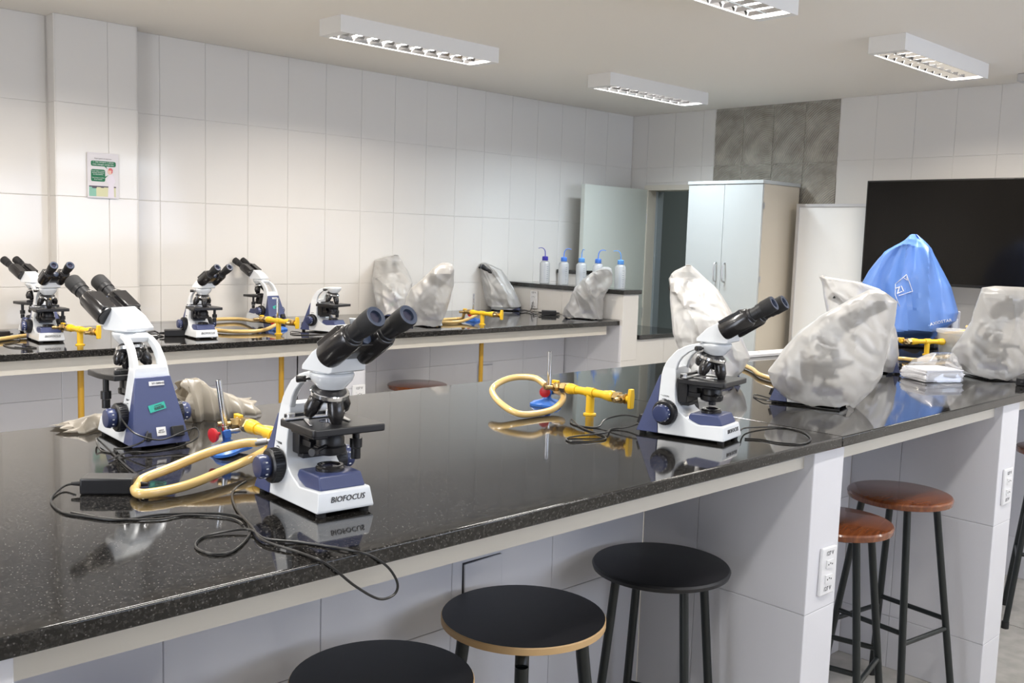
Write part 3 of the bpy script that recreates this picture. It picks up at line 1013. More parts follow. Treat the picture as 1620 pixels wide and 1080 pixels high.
    box(bm, -.006, .03, -.028, .028, .120, .1455)
    box(bm, -.012, .010, -.030, .030, .084, .094)
    obj('stage_bracket', bm, M['bk'], g, bevel=(.002, 2))
    bm = B()   # specimen holder rails, clip arm
    box(bm, -.004, .004, -.062, .062, .160, .170)
    box(bm, -.006, .020, .030, .050, .161, .171)
    obj('holder_rail', bm, M['bk'], g, bevel=(.001, 1))
    bm = B()
    box(bm, .004, .018, -.070, .044, .1612, .1645)
    slabpoly(bm, [(.018, .030), (.026, .044), (.075, .034), (.080, .026), (.030, .028)], .161, .1635)
    slabpoly(bm, [(.018, -.030), (.024, -.036), (.085, -.054), (.086, -.050), (.028, -.028)], .161, .163)
    lathe(bm, [(.1612, .009), (.171, .009)], (.002, -.052, 0), (0, 0, 1), 16)
    lathe(bm, [(.1612, .005), (.173, .005)], (.012, .020, 0), (0, 0, 1), 12)
    obj('specimen_clip', bm, M['satin'], g, bevel=(.0006, 1))
    bm = B()
    lathe(bm, [(.100, .020), (.104, .029), (.116, .030), (.118, .026), (.132, .026), (.145, .018)], (.060, 0, 0), (0, 0, 1), 28)
    box(bm, .0, .040, -.030, .030, .110, .122)
    cyl(bm, (.080, -.020, .120), (.100, -.050, .118), .004, 10); lathe(bm, [(0, .0075), (.014, .0075)], (.100, -.050, .118), (.55, -.83, 0), 14)
    obj('condenser', bm, M['bk'], g, bevel=(.001, 1))
    bm = B()
    cyl(bm, (.032, .070, .147), (.032, .070, .105), .007, 14)
    lathe(bm, [(0, .012), (.018, .012)], (.032, .070, .118), (0, 0, -1), 18); lathe(bm, [(0, .0095), (.020, .0095)], (.032, .070, .098), (0, 0, -1), 18)
    obj('stage_drive_knob', bm, M['bk'], g)
    # nosepiece tilted backwards with four objectives
    t = R(14)
    na = Vector((math.sin(t) * -1, 0, -math.cos(t)))
    nc = Vector((.058, 0, .222))
    bm = B()
    lathe(bm, [(-.004, .024), (.001, .030), (.004, .0315)], nc, na, 32)
    lathe(bm, [(.0035, .0350), (.005, .0365), (.0115, .0365), (.0135, .0345)], nc, na, 36, mi=1)
    lathe(bm, [(.0136, .0325), (.018, .030), (.022, .012)], nc, na, 32)
    nz = obj('nosepiece', bm, [M['bk'], M['chrome']], g, angle=30)
    u = Vector((na.z * -1, 0, na.x)).normalized() if False else Vector((math.cos(t), 0, -math.sin(t)))
    for k in range(4):
        a = R(0 + 90 * k)
        rad = u * math.cos(a) + Vector((0, 1, 0)) * math.sin(a)
        base = nc + na * .0145 + rad * .023
        dd = (na + rad * .44).normalized()
        L = [.048, .036, .028, .042][k]
        bm = B()
        lathe(bm, [(0, .0105), (.003, .0135), (.006, .0145), (L * .62, .0145), (L * .74, .0120), (L * .95, .0085), (L, .0050)], base, dd, 18)
        ob_ = obj('objective', bm, M['bks'], nz)
    bm = B()
    ly = 37
    cyl(bm, (.044, -.030, .240), (.036, -.050, .240), .0025, 8); lathe(bm, [(0, .006), (.016, .007), (.018, .005)], (.040, -.040, .240), (-.35, -.93, 0), 14)
    obj('head_lock_screw', bm, M['bks'], g)
    # lettering and stickers
    fx = (244.2 - 122) * .001
    sl = math.atan2(6.0, 32)     # slope of the front face
    text_obj('maker_lettering', 'BIOFOCUS', .0145, M['ink'], g, (.1218, .004, .030), (R(90 - 7), 0, R(90)), .0004, shear=.25, sx=1.0)
    for s in (-1, 1):
        text_obj('tension_print', 'TENSION', .0065, M['ink'], g, (-.052, s * (hwf(70, 105) + .25) * .001, .106), (R(90), 0, 0 if s < 0 else R(180)), .0003)
        bm = B()
        for k in range(6):
            a0 = R(60 + 15 * k * .9); 
            box(bm, -.052 + .010 * math.cos(a0) - .0014, -.052 + .010 * math.cos(a0) + .0014, s * hwf(70, 98) * .001 - .0006, s * hwf(70, 98) * .001 + .0006, .089 + .010 * math.sin(a0) - .0007, .089 + .010 * math.sin(a0) + .0007)
        obj('tension_mark', bm, M['ink'], g, smooth=False)
    # rear slope: from (0,8) to (50,160)
    ra = math.atan2(50, 152)
    def rear(z): return (50 * (z - 8) / 152 - 122) * .001 - .0009
    def plate(nm, y, z, w, h, m, rot=0):
        bm = B(); box(bm, -w / 2, w / 2, -.0005, 0, -h / 2, h / 2)
        o = obj(nm, bm, m, g, smooth=False)
        o.matrix_local = Matrix.Translation((rear(z), y, z * .001)) @ Matrix.Rotation(ra, 4, 'Y') @ Matrix.Rotation(R(-90), 4, 'Z') @ Matrix.Rotation(rot, 4, 'Y')
        return o
    p1 = plate('number_sticker', -.006, 145, .036, .010, M['stk_w'])
    text_obj('sticker_print', '50188848', .0075, M['ink'], p1, (.003, -.0007, 0), (R(90), 0, 0), .0002)
    p2 = plate('green_asset_sticker', 0.0, 92, .040, .017, M['stk_g'], R(-12))
    bm = B()
    rr = random.Random(3)
    xx = -.008
    while xx < .014:
        w = rr.uniform(.0004, .0014); box(bm, xx, xx + w, -.0008, -.0005, -.006, .001); xx += w + rr.uniform(.0004, .0012)
    box(bm, -.006, .012, -.0008, -.0005, .003, .0045)
    obj('barcode', bm, M['ink'], p2, smooth=False)
    p3 = plate('rating_sticker', -.002, 38, .022, .020, M['stk_w'])
    text_obj('rating_print', 'INPUT\n100-240V', .0042, M['ink'], p3, (0, -.0007, 0), (R(90), 0, 0), .0002)
    bm = B(); box(bm, -.014, .014, -.012, .002, -.012, .012); sk = obj('power_socket', bm, M['rub'], g, bevel=(.001, 1))
    sk.matrix_local = Matrix.Translation((rear(34), -.038, .034)) @ Matrix.Rotation(ra, 4, 'Y') @ Matrix.Rotation(R(-90), 4, 'Z')
    bm = B(); box(bm, -.006, .006, -.008, .002, -.009, .009); sk = obj('switch', bm, M['rub'], g, bevel=(.001, 1))
    sk.matrix_local = Matrix.Translation((rear(28), .030, .028)) @ Matrix.Rotation(ra, 4, 'Y') @ Matrix.Rotation(R(-90), 4, 'Z')
    if head: make_head(g, head_rz)
    return g


COVERS = {
    'B1': ((3.664, 4.909), -0.641, [(0.376, -0.007, 0.028), (0.343, -0.128, 0.052), (0.273, -0.134, 0.093), (0.206, -0.137, 0.118), (0.147, -0.128, 0.107), (0.083, -0.111, 0.089), (0.004, -0.087, 0.071)]),
    'B2': ((3.432, 4.322), -0.671, [(0.355, 0.088, 0.156), (0.326, 0.046, 0.167), (0.268, -0.006, 0.165), (0.213, -0.069, 0.163), (0.159, -0.092, 0.15), (0.087, -0.102, 0.127), (0.032, -0.108, 0.107), (-0.004, -0.096, 0.104)]),
    'B3': ((4.706, 5.006), -0.755, [(0.326, -0.171, -0.126), (0.287, -0.174, -0.027), (0.221, -0.168, 0.02), (0.155, -0.152, 0.062), (0.089, -0.137, 0.1), (0.032, -0.117, 0.124), (-0.005, -0.08, 0.067)]),
    'B4': ((4.735, 4.277), -0.836, [(0.336, 0.11, 0.168), (0.302, 0.042, 0.177), (0.243, -0.018, 0.171), (0.201, -0.062, 0.149), (0.138, -0.088, 0.122), (0.075, -0.111, 0.125), (0.021, -0.133, 0.127), (-0.008, -0.112, 0.124)]),
    'B5': ((3.065, 2.104), -0.969, [(0.423, -0.123, -0.101), (0.401, -0.166, -0.075), (0.368, -0.186, -0.038), (0.331, -0.179, 0.006), (0.284, -0.172, 0.038), (0.226, -0.162, 0.074), (0.167, -0.15, 0.1), (0.097, -0.115, 0.134), (0.049, -0.085, 0.116), (0.001, -0.04, 0.081)]),
    'B6': ((2.896, 1.556), -1.078, [(0.375, 0.107, 0.167), (0.349, 0.065, 0.202), (0.294, -0.018, 0.199), (0.231, -0.089, 0.191), (0.168, -0.135, 0.184), (0.104, -0.171, 0.174), (0.058, -0.154, 0.15), (0.021, -0.116, 0.118), (-0.014, -0.048, 0.102)]),
    'B7': ((3.909, 1.867), -1.125, [(0.387, -0.248, -0.235), (0.37, -0.239, -0.087), (0.345, -0.232, -0.006), (0.293, -0.221, 0.022), (0.227, -0.204, 0.046), (0.149, -0.168, 0.071), (0.071, -0.117, 0.081), (0.005, -0.083, 0.066)]),
    'B8': ((4.188, 1.486), -1.23, [(0.371, -0.079, 0.124), (0.306, -0.093, 0.136), (0.229, -0.106, 0.142), (0.176, -0.131, 0.142), (0.109, -0.171, 0.135), (0.061, -0.175, 0.121), (0.022, -0.112, 0.083), (0.001, -0.035, 0.058)]),
    'BL': ((5.106, 2.256), -1.155, [(0.59, -0.047, 0.005), (0.563, -0.077, 0.031), (0.513, -0.133, 0.069), (0.463, -0.183, 0.103), (0.396, -0.232, 0.141), (0.329, -0.263, 0.176), (0.261, -0.275, 0.199), (0.195, -0.277, 0.221), (0.151, -0.258, 0.216), (0.111, -0.213, 0.176), (0.067, -0.146, 0.119), (0.006, -0.095, 0.068)]),
}


# (x, y, facing degrees, head turn degrees, label)
NOSE = .124
SCOPES = [
    ('m1', .988, 1.563, -95, 10, 'largest binocular microscope at the front edge of the granite bench, eyepieces towards the camera side'),
    ('m2', .948, 2.265, 89, 18, 'binocular microscope seen from behind with blue back cover and green sticker'),
    ('m3', 2.108, 1.510, -79, 0, 'binocular microscope in side view on the near bench, right of the yellow gas tap'),
    ('m4', 1.52, 4.76, 95, 20, 'leftmost microscope on the wall bench, facing the wall, partly hidden by another'),
    ('m5', 1.45, 4.465, -96, 10, 'microscope facing the camera at the far left of the wall bench'),
    ('m6', 2.085, 4.31, -97, 18, 'microscope on the wall bench with a coiled cable and power brick at its left'),
    ('m7', 2.785, 4.93, 98, 16, 'microscope facing the wall, green sticker on its back, behind the middle wall bench tap'),
    ('m8', 2.75, 4.27, -72, None, 'microscope on the wall bench without its eyepiece head'),
]
proto = make_microscope(SCOPES[0][5])
SC = {}
for i, (k, x, y, f, hr, lab) in enumerate(SCOPES):
    g = proto if i == 0 else copy_tree(proto)
    g['label'] = lab
    g['category'] = 'microscope'
    g['group'] = 'microscopes on the benches'
    g.location = (x, y, TOP); g.rotation_euler = (0, 0, R(f)); g.scale = [(.91 if y > 4 else 1)] * 3
    h = [c for c in bpy.data.objects if c.parent == g and c.name.split('.')[0] == 'head'][0]
    if hr is None:
        mh = thing('binocular_viewer', 'detached binocular viewer lying beside the microscope that has no eyepieces', 'binocular viewer', (2.905, 4.21, TOP), R(10))
        h.parent = mh; mh.scale = (.91, .91, .91)
        h.location = (0, 0, .038); h.rotation_euler = (R(0), R(62), R(20))
    else:
        h.rotation_euler = (0, 0, R(hr))
    SC[k] = g
# microscopes under the milky covers: cover key, facing in degrees, head turn, leaning side
COV = [('B1', 92, 10, -1), ('B2', -78, 6, 1), ('B3', 90, 14, -1), ('B4', -78, 6, 1),
       ('B5', 95, 14, -1), ('B6', -76, 8, 1), ('B7', 92, 16, -1), ('B8', -82, 0, 1)]
HULL = [(-.122, -.066, .0), (-.122, .066, .0), (.122, -.058, 0), (.122, .058, 0), (.122, -.058, .046), (.122, .058, .046),
        (-.068, -.104, .066), (-.068, .104, .066), (-.012, -.104, .066), (-.012, .104, .066), (-.04, -.104, .034), (-.04, .104, .034), (-.04, -.104, .096), (-.04, .104, .096),
        (.122, -.064, .146), (.122, .080, .160), (-.012, -.066, .160), (-.012, .066, .160), (-.07, -.042, .162), (-.07, .042, .162),
        (-.03, -.038, .228), (-.03, .038, .228), (.02, -.038, .257), (.02, .038, .257), (.05, -.038, .295), (.05, .038, .295),
        (.105, -.055, .325), (.105, .055, .325), (.206, -.055, .350), (.206, .055, .350), (.196, -.055, .375), (.196, .055, .375), (.22, -.055, .335), (.22, .055, .335)]
POSE = {}


def span(rows, z):
    rows = sorted(rows)
    if z <= rows[0][0]: return rows[0][1], rows[0][2]
    for (z0, a0, b0), (z1, a1, b1) in zip(rows, rows[1:]):
        if z <= z1:
            t = (z - z0) / (z1 - z0)
            return a0 + (a1 - a0) * t, b0 + (b1 - b0) * t
    return rows[-1][1], rows[-1][2]


for k, f, hr, side in COV:
    (px_, py_), ang, rows = COVERS[k]
    sc_ = .91 if py_ > 4 else 1
    best = None
    for df in range(-48, 49, 4):
        rho = R(f + df) - ang
        P_ = [(sc_ * (x * math.cos(rho) - y * math.sin(rho)), sc_ * z) for x, y, z in HULL if z > .05]
        W_ = [(sc_ * (x * math.cos(rho + ang) - y * math.sin(rho + ang)), sc_ * (x * math.sin(rho + ang) + y * math.cos(rho + ang)), z) for x, y, z in HULL]
        for q in range(-30, 31):
            cx = q * .006
            v = 0
            for u, z in P_:
                a, b = span(rows, min(z, max(r_[0] for r_ in rows) - .03))
                w_ = 1.0 if z > .09 else .45
                v += w_ * max(0, a + .006 - cx - u, cx + u - b + .006)
            v += abs(df) * .0006
            if py_ > 4:
                wx_, wy_ = px_ + cx * math.cos(ang), py_ + cx * math.sin(ang)
                v += 6 * max(0, max(wy_ + b_ for a_, b_, _z in W_) - (LY - .02))
                v += 6 * max(0, max(wx_ + a_ for a_, b_, _z in W_ if _z < .2) - 4.82)
            if best is None or v < best[0]: best = (v, df, cx, rho)
    v, df, cx, rho = best
    POSE[k] = (px_ + cx * math.cos(ang), py_ + cx * math.sin(ang), cx, rho, sc_, f + df)
IN = {'B1': 'microscope inside the cover that leans left, first on the wall bench',
      'B2': 'microscope inside the cover that leans right, right behind the front microscope eyepieces',
      'B3': 'microscope inside the cover beside the low partition corner at the wall',
      'B4': 'microscope inside the small cover in front of the wash bottles',
      'B5': 'microscope inside the cover behind the side-view microscope',
      'B6': 'microscope inside the big cover at the bench middle, blue base showing at left',
      'B7': 'microscope inside the cover behind the biggest covered one, blue base corner showing',
      'B8': 'microscope inside the cover cut by the right edge of the picture'}
for k, f, hr, side in COV:
    x, y = POSE[k][:2]; f = POSE[k][5]; sc_ = POSE[k][4] * (.84 if k == 'B7' else .92)
    g = copy_tree(proto)
    g['label'] = IN[k]; g['category'] = 'microscope'; g['group'] = 'microscopes under dust covers'
    g.location = (x, y, TOP); g.rotation_euler = (0, 0, R(f)); g.scale = [sc_] * 3
    h = [c for c in bpy.data.objects if c.parent == g and c.name.split('.')[0] == 'head'][0]
    h.rotation_euler = (0, 0, R(hr))
    SC[k] = g


# ------------------------------------------------------------------ dust covers
def tri(x): return abs((x % 1.0) - .5) * 4 - 1


from mathutils import noise as mn


def crease(p, sc, off):
    d, _ = mn.voronoi(Vector((p[0] * sc[0] + off, p[1] * sc[1] + off * .7, p[2] * sc[2] - off)))
    return d[0]


def folds(p, seed, freq, zf, n=4, warp=.05):
    """long sharp folds in a few directions, roughly 0..1, crest sharp, valley round"""
    rr = random.Random(seed)
    P = Vector(p)
    P = P + mn.noise_vector(P * 7 + Vector((seed, 0, 0))) * warp
    tot = 0; ws = 0
    for k in range(n):
        a = rr.uniform(0, 2 * math.pi)
        dv = Vector((math.cos(a), math.sin(a), rr.uniform(-1, 1) * zf))
        w = rr.uniform(.5, 1)
        t = abs(((P.dot(dv) * freq * rr.uniform(.7, 1.4) + rr.random()) % 1.0) - .5) * 2
        tot += w * (1 - t) ** 1.6; ws += w
    return tot / ws


def cover(key, label, m, depth=.085, name='dust_cover', seed=0, amp=.020, fine=.005, freq=5.0, zf=.55, aniso=(6, 7, 3.4), radial=False, cat='dust cover', group='milky dust covers over microscopes', shear=1.2):
    (px_, py_), ang, rows = COVERS[key]
    g = thing(name, label, cat, (px_, py_, TOP), ang, group)
    rr = random.Random(seed)
    rows = sorted(rows, key=lambda r: r[0])
    rows = [(max(z, .004), a, b) for z, a, b in rows]
    H = rows[-1][0]
    N = 128
    nz = 84
    pts = None
    if key in POSE:
        _, _, cx, rho, sc_, _ = POSE[key]
        pts = [(cx + sc_ * (x * math.cos(rho) - y * math.sin(rho)), sc_ * (x * math.sin(rho) + y * math.cos(rho)), sc_ * z) for x, y, z in HULL]
        zmax = .374 * sc_
    def hullv(z):
        lo_, hi_ = 9, -9
        z = min(max(z, 0), zmax)
        for i_ in range(len(pts)):
            for j_ in range(len(pts)):
                za, zb = pts[i_][2], pts[j_][2]
                if za <= z <= zb:
                    t = 0 if zb - za < 1e-9 else (z - za) / (zb - za)
                    v = pts[i_][1] * (1 - t) + pts[j_][1] * t
                    lo_ = min(lo_, v); hi_ = max(hi_, v)
        return lo_, hi_
    def at_z(z):
        for (z0, a0, b0), (z1, a1, b1) in zip(rows, rows[1:]):
            if z <= z1 or (z1 == rows[-1][0]):
                t = min(max((z - z0) / (z1 - z0 + 1e-9), 0), 1)
                return a0 * (1 - t) + a1 * t, b0 * (1 - t) + b1 * t
    hem = [(rr.uniform(.004, .012), rr.randint(2, 6), rr.random()) for _ in range(2)]
    off = rr.uniform(0, 40)
    bm = B()
    rings = []
    z0 = rows[0][0]
    for i in range(nz + 1):
        t = i / nz
        z = z0 + (H - z0) * t
        a, b = at_z(z)
        ha = (b - a) / 2; cu_ = (a + b) / 2
        if pts:
            lo_, hi_ = hullv(z)
            vc = (lo_ + hi_) / 2; dp = (hi_ - lo_) / 2 + .012 + amp * .25
        else:
            vc = 0; dp = depth * (1.0 - .6 * t ** 1.5)
            dp = min(dp, ha * .95 + .012)
        cap_ = min(1, (1 - t) / .06) ** .5 * .35 + .65
        dp *= cap_
        ring = []
        for k in range(N):
            th = 2 * math.pi * k / N
            ct, st = math.cos(th), math.sin(th)
            e = .72
            x = cu_ + ha * math.copysign(abs(ct) ** e, ct)
            y = vc + dp * math.copysign(abs(st) ** .48, st)
            p = (x + shear * .25 * z, y, z + shear * x * .5)
            if radial:
                k_ = .5 / (.34 + H - z)
                d = amp * 2.4 * (folds((x * k_, y * k_ * .6, z * .12), seed, freq, zf, warp=.012) - .45)
                d += fine * 1.5 * (folds((x * k_, y * k_, z * .5), seed + 50, freq * 1.7, .4, warp=.05) - .42)
            else:
                d = amp * 2.2 * (folds(p, seed, freq, zf, n=3) - .45)
                for q_, sc2 in enumerate((1.0, 1.9)):
                    dd, _ = mn.voronoi(Vector((p[0] * aniso[0] * sc2 + off + q_ * 9, p[1] * aniso[1] * sc2, p[2] * aniso[2] * sc2 - off)) + mn.noise_vector(Vector(p) * 11) * .12)
                    d += fine * (1 - .35 * q_) * math.exp(-((dd[1] - dd[0]) / (.10 + .05 * q_)) ** 2)
                d += fine * .9 * (mn.noise(Vector(p) * 26 + Vector((off, 0, 0))))
            env = abs(st) ** .6
            x += ct * d * (.25 + .35 * env)
            y += st * d * (.35 + env)
            zz = z
            if t < .08:
                for (am, f, ph) in hem: zz += (1 - t / .08) * am * .5 * (1 + math.sin(f * th + ph * 7)) * env
            wy_ = py_ + x * math.sin(ang) + y * math.cos(ang)
            if wy_ > LY - .006: y -= (wy_ - LY + .006) / math.cos(ang)
            wx_ = px_ + x * math.cos(ang) - y * math.sin(ang)
            if py_ > 4 and zz < .21 and wx_ > 4.826: y += (wx_ - 4.826) / math.sin(ang)
            ring.append(bm.verts.new((x, y, zz)))
        rings.append(ring)
    for r0, r1 in zip(rings, rings[1:]):
        for k in range(N): bm.faces.new((r0[k], r0[(k + 1) % N], r1[(k + 1) % N], r1[k]))
    # close the top with a ridge
    a, b = at_z(H)
    top = [bm.verts.new(((v.co.x - (a + b) / 2) * .55 + (a + b) / 2, v.co.y * .3, v.co.z + .006)) for v in rings[-1]]
    for k in range(N): bm.faces.new((rings[-1][k], rings[-1][(k + 1) % N], top[(k + 1) % N], top[k]))
    bm.faces.new(top)
    sk = obj('plastic_sheet' if name == 'dust_cover' else 'vinyl_sheet', bm, m, g, angle=24)
    # rolled hem along the opening
    bm = B()
    pts = [tuple(v) for v in [r.co for r in []]]
    me = sk.data
    ringv = [me.vertices[k].co.copy() for k in range(N)]
    rad = .0016
    prev = []
    for k in range(N):
        p = ringv[k]; q = ringv[(k + 1) % N]; o_ = ringv[(k - 1) % N]
        dirv = (q - o_).normalized(); sd = dirv.cross(Vector((0, 0, 1))).normalized()
        prev.append([bm.verts.new(p + sd * rad * cx + Vector((0, 0, 1)) * (rad * cz + rad)) for cx, cz in ((1, 0), (0, 1), (-1, 0), (0, -1))])
    for k in range(N):
        r0, r1 = prev[k], prev[(k + 1) % N]
        for q in range(4): bm.faces.new((r0[q], r0[(q + 1) % 4], r1[(q + 1) % 4], r1[q]))
    obj('hem', bm, m, g)
    return g


cover('B1', 'milky plastic dust cover leaning left, leftmost cover on the wall bench', M['bag'], seed=11)
cover('B2', 'milky plastic dust cover leaning right, just above the front microscope eyepieces', M['bag'], seed=12)
cover('B3', 'milky plastic dust cover beside the wall outlet, behind the yellow tap', M['bag'], seed=13)
cover('B4', 'crumpled milky dust cover in front of the wash bottles', M['bag'], seed=14, amp=.030, fine=.008)
cover('B5', 'milky dust cover leaning left, behind the side-view microscope on the near bench', M['bag'], seed=15)
cover('B6', 'largest milky dust cover, in the middle right of the near bench', M['bag'], seed=26, freq=4.5)
cover('B7', 'milky dust cover with a pointed left corner, behind the largest one', M['bag'], seed=17)
cover('B8', 'milky dust cover cut by the right edge of the picture', M['bag'], seed=18, freq=4.5)
bc = cover('BL', 'bright blue vinyl cover draped over a tall microscope in front of the television', M['bluecover'], depth=.19, name='blue_cover', seed=8, amp=.075, fine=.012, freq=7.5, zf=.1, radial=True, cat='dust cover', group='coloured cover', shear=0)
del bc['group']
bc['category'] = 'dust cover'
# printed marks on the blue cover
(bx, by), ba, _ = COVERS['BL']


def on_cover(g, x, z, off=-.002):
    """front surface depth of a cover at local x, z"""
    sh = [c for c in bpy.data.objects if c.parent == g and 'sheet' in c.name][0]
    ok, loc, nr, _ = sh.ray_cast(Vector((x, -1, z)), Vector((0, 1, 0)))
    return (loc.y + off) if ok else -.15


def drape_line(name, pts, g, m, w=.0028):
    bm = B()
    P = []
    for (x0, z0), (x1, z1) in zip(pts, pts[1:]):
        n = max(2, int(math.hypot(x1 - x0, z1 - z0) / .008))
        for k in range(n): P.append((x0 + (x1 - x0) * k / n, z0 + (z1 - z0) * k / n))
    P.append(pts[-1])
    Q = [(x, on_cover(g, x, z), z) for x, z in P]
    sweep(bm, Q, w, 6, sub=2)
    return obj(name, bm, m, g)


def drape_text(name, s, size, x, z, rot, g, m):
    t = text_obj(name, s, size, m, g, (0, 0, 0), (0, 0, 0), .0012)
    c, s_ = math.cos(rot), math.sin(rot)
    bmm = bmesh.new(); bmm.from_mesh(t.data)
    bmesh.ops.subdivide_edges(bmm, edges=[e for e in bmm.edges if e.calc_length() > .006], cuts=2)
    for v in bmm.verts:
        xx = x + v.co.x * c - v.co.y * s_; zz = z + v.co.x * s_ + v.co.y * c; dd = v.co.z
        v.co = (xx, on_cover(g, xx, zz, -.003 - dd), zz)
    bmm.to_mesh(t.data); bmm.free()
    return t


bpy.context.view_layer.update()
drape_line('printed_emblem', [(-.065, .22), (-.092, .28), (-.095, .335), (-.045, .385), (-.010, .30), (-.075, .275)], bc, M['stk_w'], .0014)
drape_text('emblem_letters', 'ZI', .045, -.072, .305, R(25), bc, M['stk_w'])
drape_text('emblem_letter', 'V', .030, -.043, .362, R(35), bc, M['stk_w'])
drape_text('cover_print', 'AXIOSTAR', .022, .135, .150, R(12), bc, M['stk_w'])
# base of the tall microscope under the blue cover
tb = thing('tall_microscope', 'dark microscope base showing under the blue cover', 'microscope', (5.12, 2.26, TOP), R(-60))
bm = B(); slabpoly(bm, [(-.10, -.07), (.11, -.07), (.13, -.04), (.13, .04), (.11, .07), (-.10, .07)], 0, .05); obj('base', bm, M['bk'], tb, bevel=(.008, 3))
bm = B(); prism(bm, [(-90, 50), (-30, 50), (-35, 260), (60, 290), (60, 330), (-90, 330)], lambda x, z: 32); obj('arm', bm, M['bk'], tb, bevel=(.008, 3))
bm = B(); box(bm, -.02, .10, -.07, .07, .16, .175); obj('stage', bm, M['bk'], tb, bevel=(.002, 2))
bm = B(); cyl(bm, (.05, -.03, .33), (.0, -.03, .46), .02, 16); cyl(bm, (.05, .03, .33), (.0, .03, .46), .02, 16); obj('eyepiece_tube', bm, M['bk'], tb)


# ------------------------------------------------------------------ gas taps
def hexa(bm, c, ax, L, r, mi=0):
    lathe(bm, [(0, r * .9), (.002, r), (L - .002, r), (L, r * .9)], c, ax, 6, mi)


def gas_tap(label, loc, rz, far_up=False):
    """T-shaped yellow pipe: bar along local y, valves at both ends"""
    g = thing('gas_tap', label, 'gas tap', loc, rz, 'yellow gas taps on the benches')
    bm = B(); cyl(bm, (0, 0, 0), (0, 0, .066), .0125, 16); lathe(bm, [(0, .019), (.004, .019), (.006, .013)], (0, 0, 0), (0, 0, 1), 16)
    obj('riser', bm, M['yel'], g)
    bm = B()
    cyl(bm, (0, -.10, .066), (0, .10, .066), .0115, 16)
    for s in (-1, 1): lathe(bm, [(0, .0135), (.012, .0145), (.020, .0165), (.032, .0165), (.036, .014)], (0, s * .055, .066), (0, s, 0), 16)
    lathe(bm, [(0, .0145), (.03, .0145)], (0, -.015, .066), (0, 1, 0), 16)
    obj('cross_pipe', bm, M['yel'], g)
    for s in (-1, 1):
        bm = B()
        y = s * .092
        hexa(bm, (0, y, .066), (0, s, 0), .022, .017)
        lathe(bm, [(0, .012), (.016, .012), (.018, .015), (.024, .015)], (0, y + s * .022, .066), (0, s, 0), 16, 0)
        # side nozzle
        hexa(bm, (-.006, y + s * .034, .066), (-1, s * .2, 0), .02, .013)
        lathe(bm, [(0, .0065), (.010, .0065), (.012, .0078), (.020, .0065), (.022, .0078), (.030, .0060)], (-.024, y + s * .038, .066), (-1, s * .2, 0), 14)
        v = obj('valve', bm, M['brass'], g, angle=30)
        bm = B()
        lathe(bm, [(0, .010), (.012, .010)], (0, y + s * .045, .066), (0, s, 0), 14)
        if s < 0 or far_up: prism(bm, [(-8, 40), (8, 40), (10, 76), (7, 96), (-7, 96), (-10, 76)], lambda x, z: 6 + .0 * z, y0=(y + s * .060) * 1000)
        else: prism(bm, [(-6, 60), (6, 60), (6, 84), (-6, 84)], lambda x, z: 12 + .0 * z, y0=(y + s * .050) * 1000)
        obj('lever', bm, M['yel'], v, bevel=(.002, 2))
    return g


gas_tap('yellow gas tap on the near bench left of the side-view microscope', (2.116, 1.87, TOP), 0)
gas_tap('yellow gas tap with brass nozzle behind the front microscope', (1.068, 1.865, TOP), R(-3), far_up=False).scale = (1, 1.15, 1)
gas_tap('yellow gas tap at the left end of the wall bench', (1.508, 4.22, TOP), R(8))
gas_tap('yellow gas tap on the wall bench between the headless microscope and its left neighbours', (2.471, 4.25, TOP), R(5))
gas_tap('yellow gas tap on the wall bench in front of the covered microscope at the wall', (3.795, 4.22, TOP), R(5))
gas_tap('yellow gas tap at the far end of the near bench, before the blue cover', (4.78, 2.03, TOP), R(58))


def burner(label, loc, rz=0, lean=(0, 0)):
    g = thing('bunsen_burner', label, 'burner', loc, rz, 'burners with blue base and red valve')
    g.rotation_euler = (lean[0], lean[1], rz)
    bm = B()
    n = 36
    ring = []
    for k in range(n):
        a = 2 * math.pi * k / n
        r = .046 + .010 * math.cos(3 * a)
        ring.append((r * math.cos(a), r * math.sin(a)))
    lv = [(0, 1.0), (.006, 1.0), (.014, .80), (.020, .34), (.026, .22)]
    rs = [[bm.verts.new((x * f, y * f, z)) for x, y in ring] for z, f in lv]
    for a, b in zip(rs, rs[1:]):
        for k in range(n): bm.faces.new((a[k], a[(k + 1) % n], b[(k + 1) % n], b[k]))
    bm.faces.new(rs[0]); bm.faces.new(rs[-1])
    cyl(bm, (0, 0, .024), (0, 0, .050), .009, 16)
    box(bm, -.007, .007, -.016, .007, .036, .052)
    obj('base', bm, M['blue'], g)
    bm = B(); lathe(bm, [(0, .004), (.012, .004), (.0121, .015), (.016, .0165), (.020, .0165), (.022, .010), (.0225, .004)], (-.014, 0, .046), (-1, -.3, 0), 20)
    obj('valve_wheel', bm, M['red'], g)
    bm = B(); lathe(bm, [(.048, .0085), (.060, .0085), (.0605, .0066), (.166, .0066), (.1665, .0048), (.120, .0048)], (0, 0, 0), (0, 0, 1), 20)
    obj('burner_tube', bm, M['chrome'], g)
    bm = B(); lathe(bm, [(0, .006), (.012, .0055), (.014, .0068), (.026, .0055)], (.006, 0, .046), (1, -.2, 0), 14)
    obj('gas_inlet', bm, M['satin'], g)
    return g


burner('bunsen burner with blue base inside the round hose loop', (2.125, 2.05, TOP), R(15))
burner('leaning bunsen burner with red valve wheel beside the microscope seen from behind', (1.040, 2.005, TOP + .004), R(-10), (R(-3), R(-7)))
burner('bunsen burner on the wall bench beside the tap left of the headless microscope', (2.57, 4.43, TOP), R(0))
burner('bunsen burner on the wall bench right of the second milky cover', (3.90, 4.42, TOP), R(0))


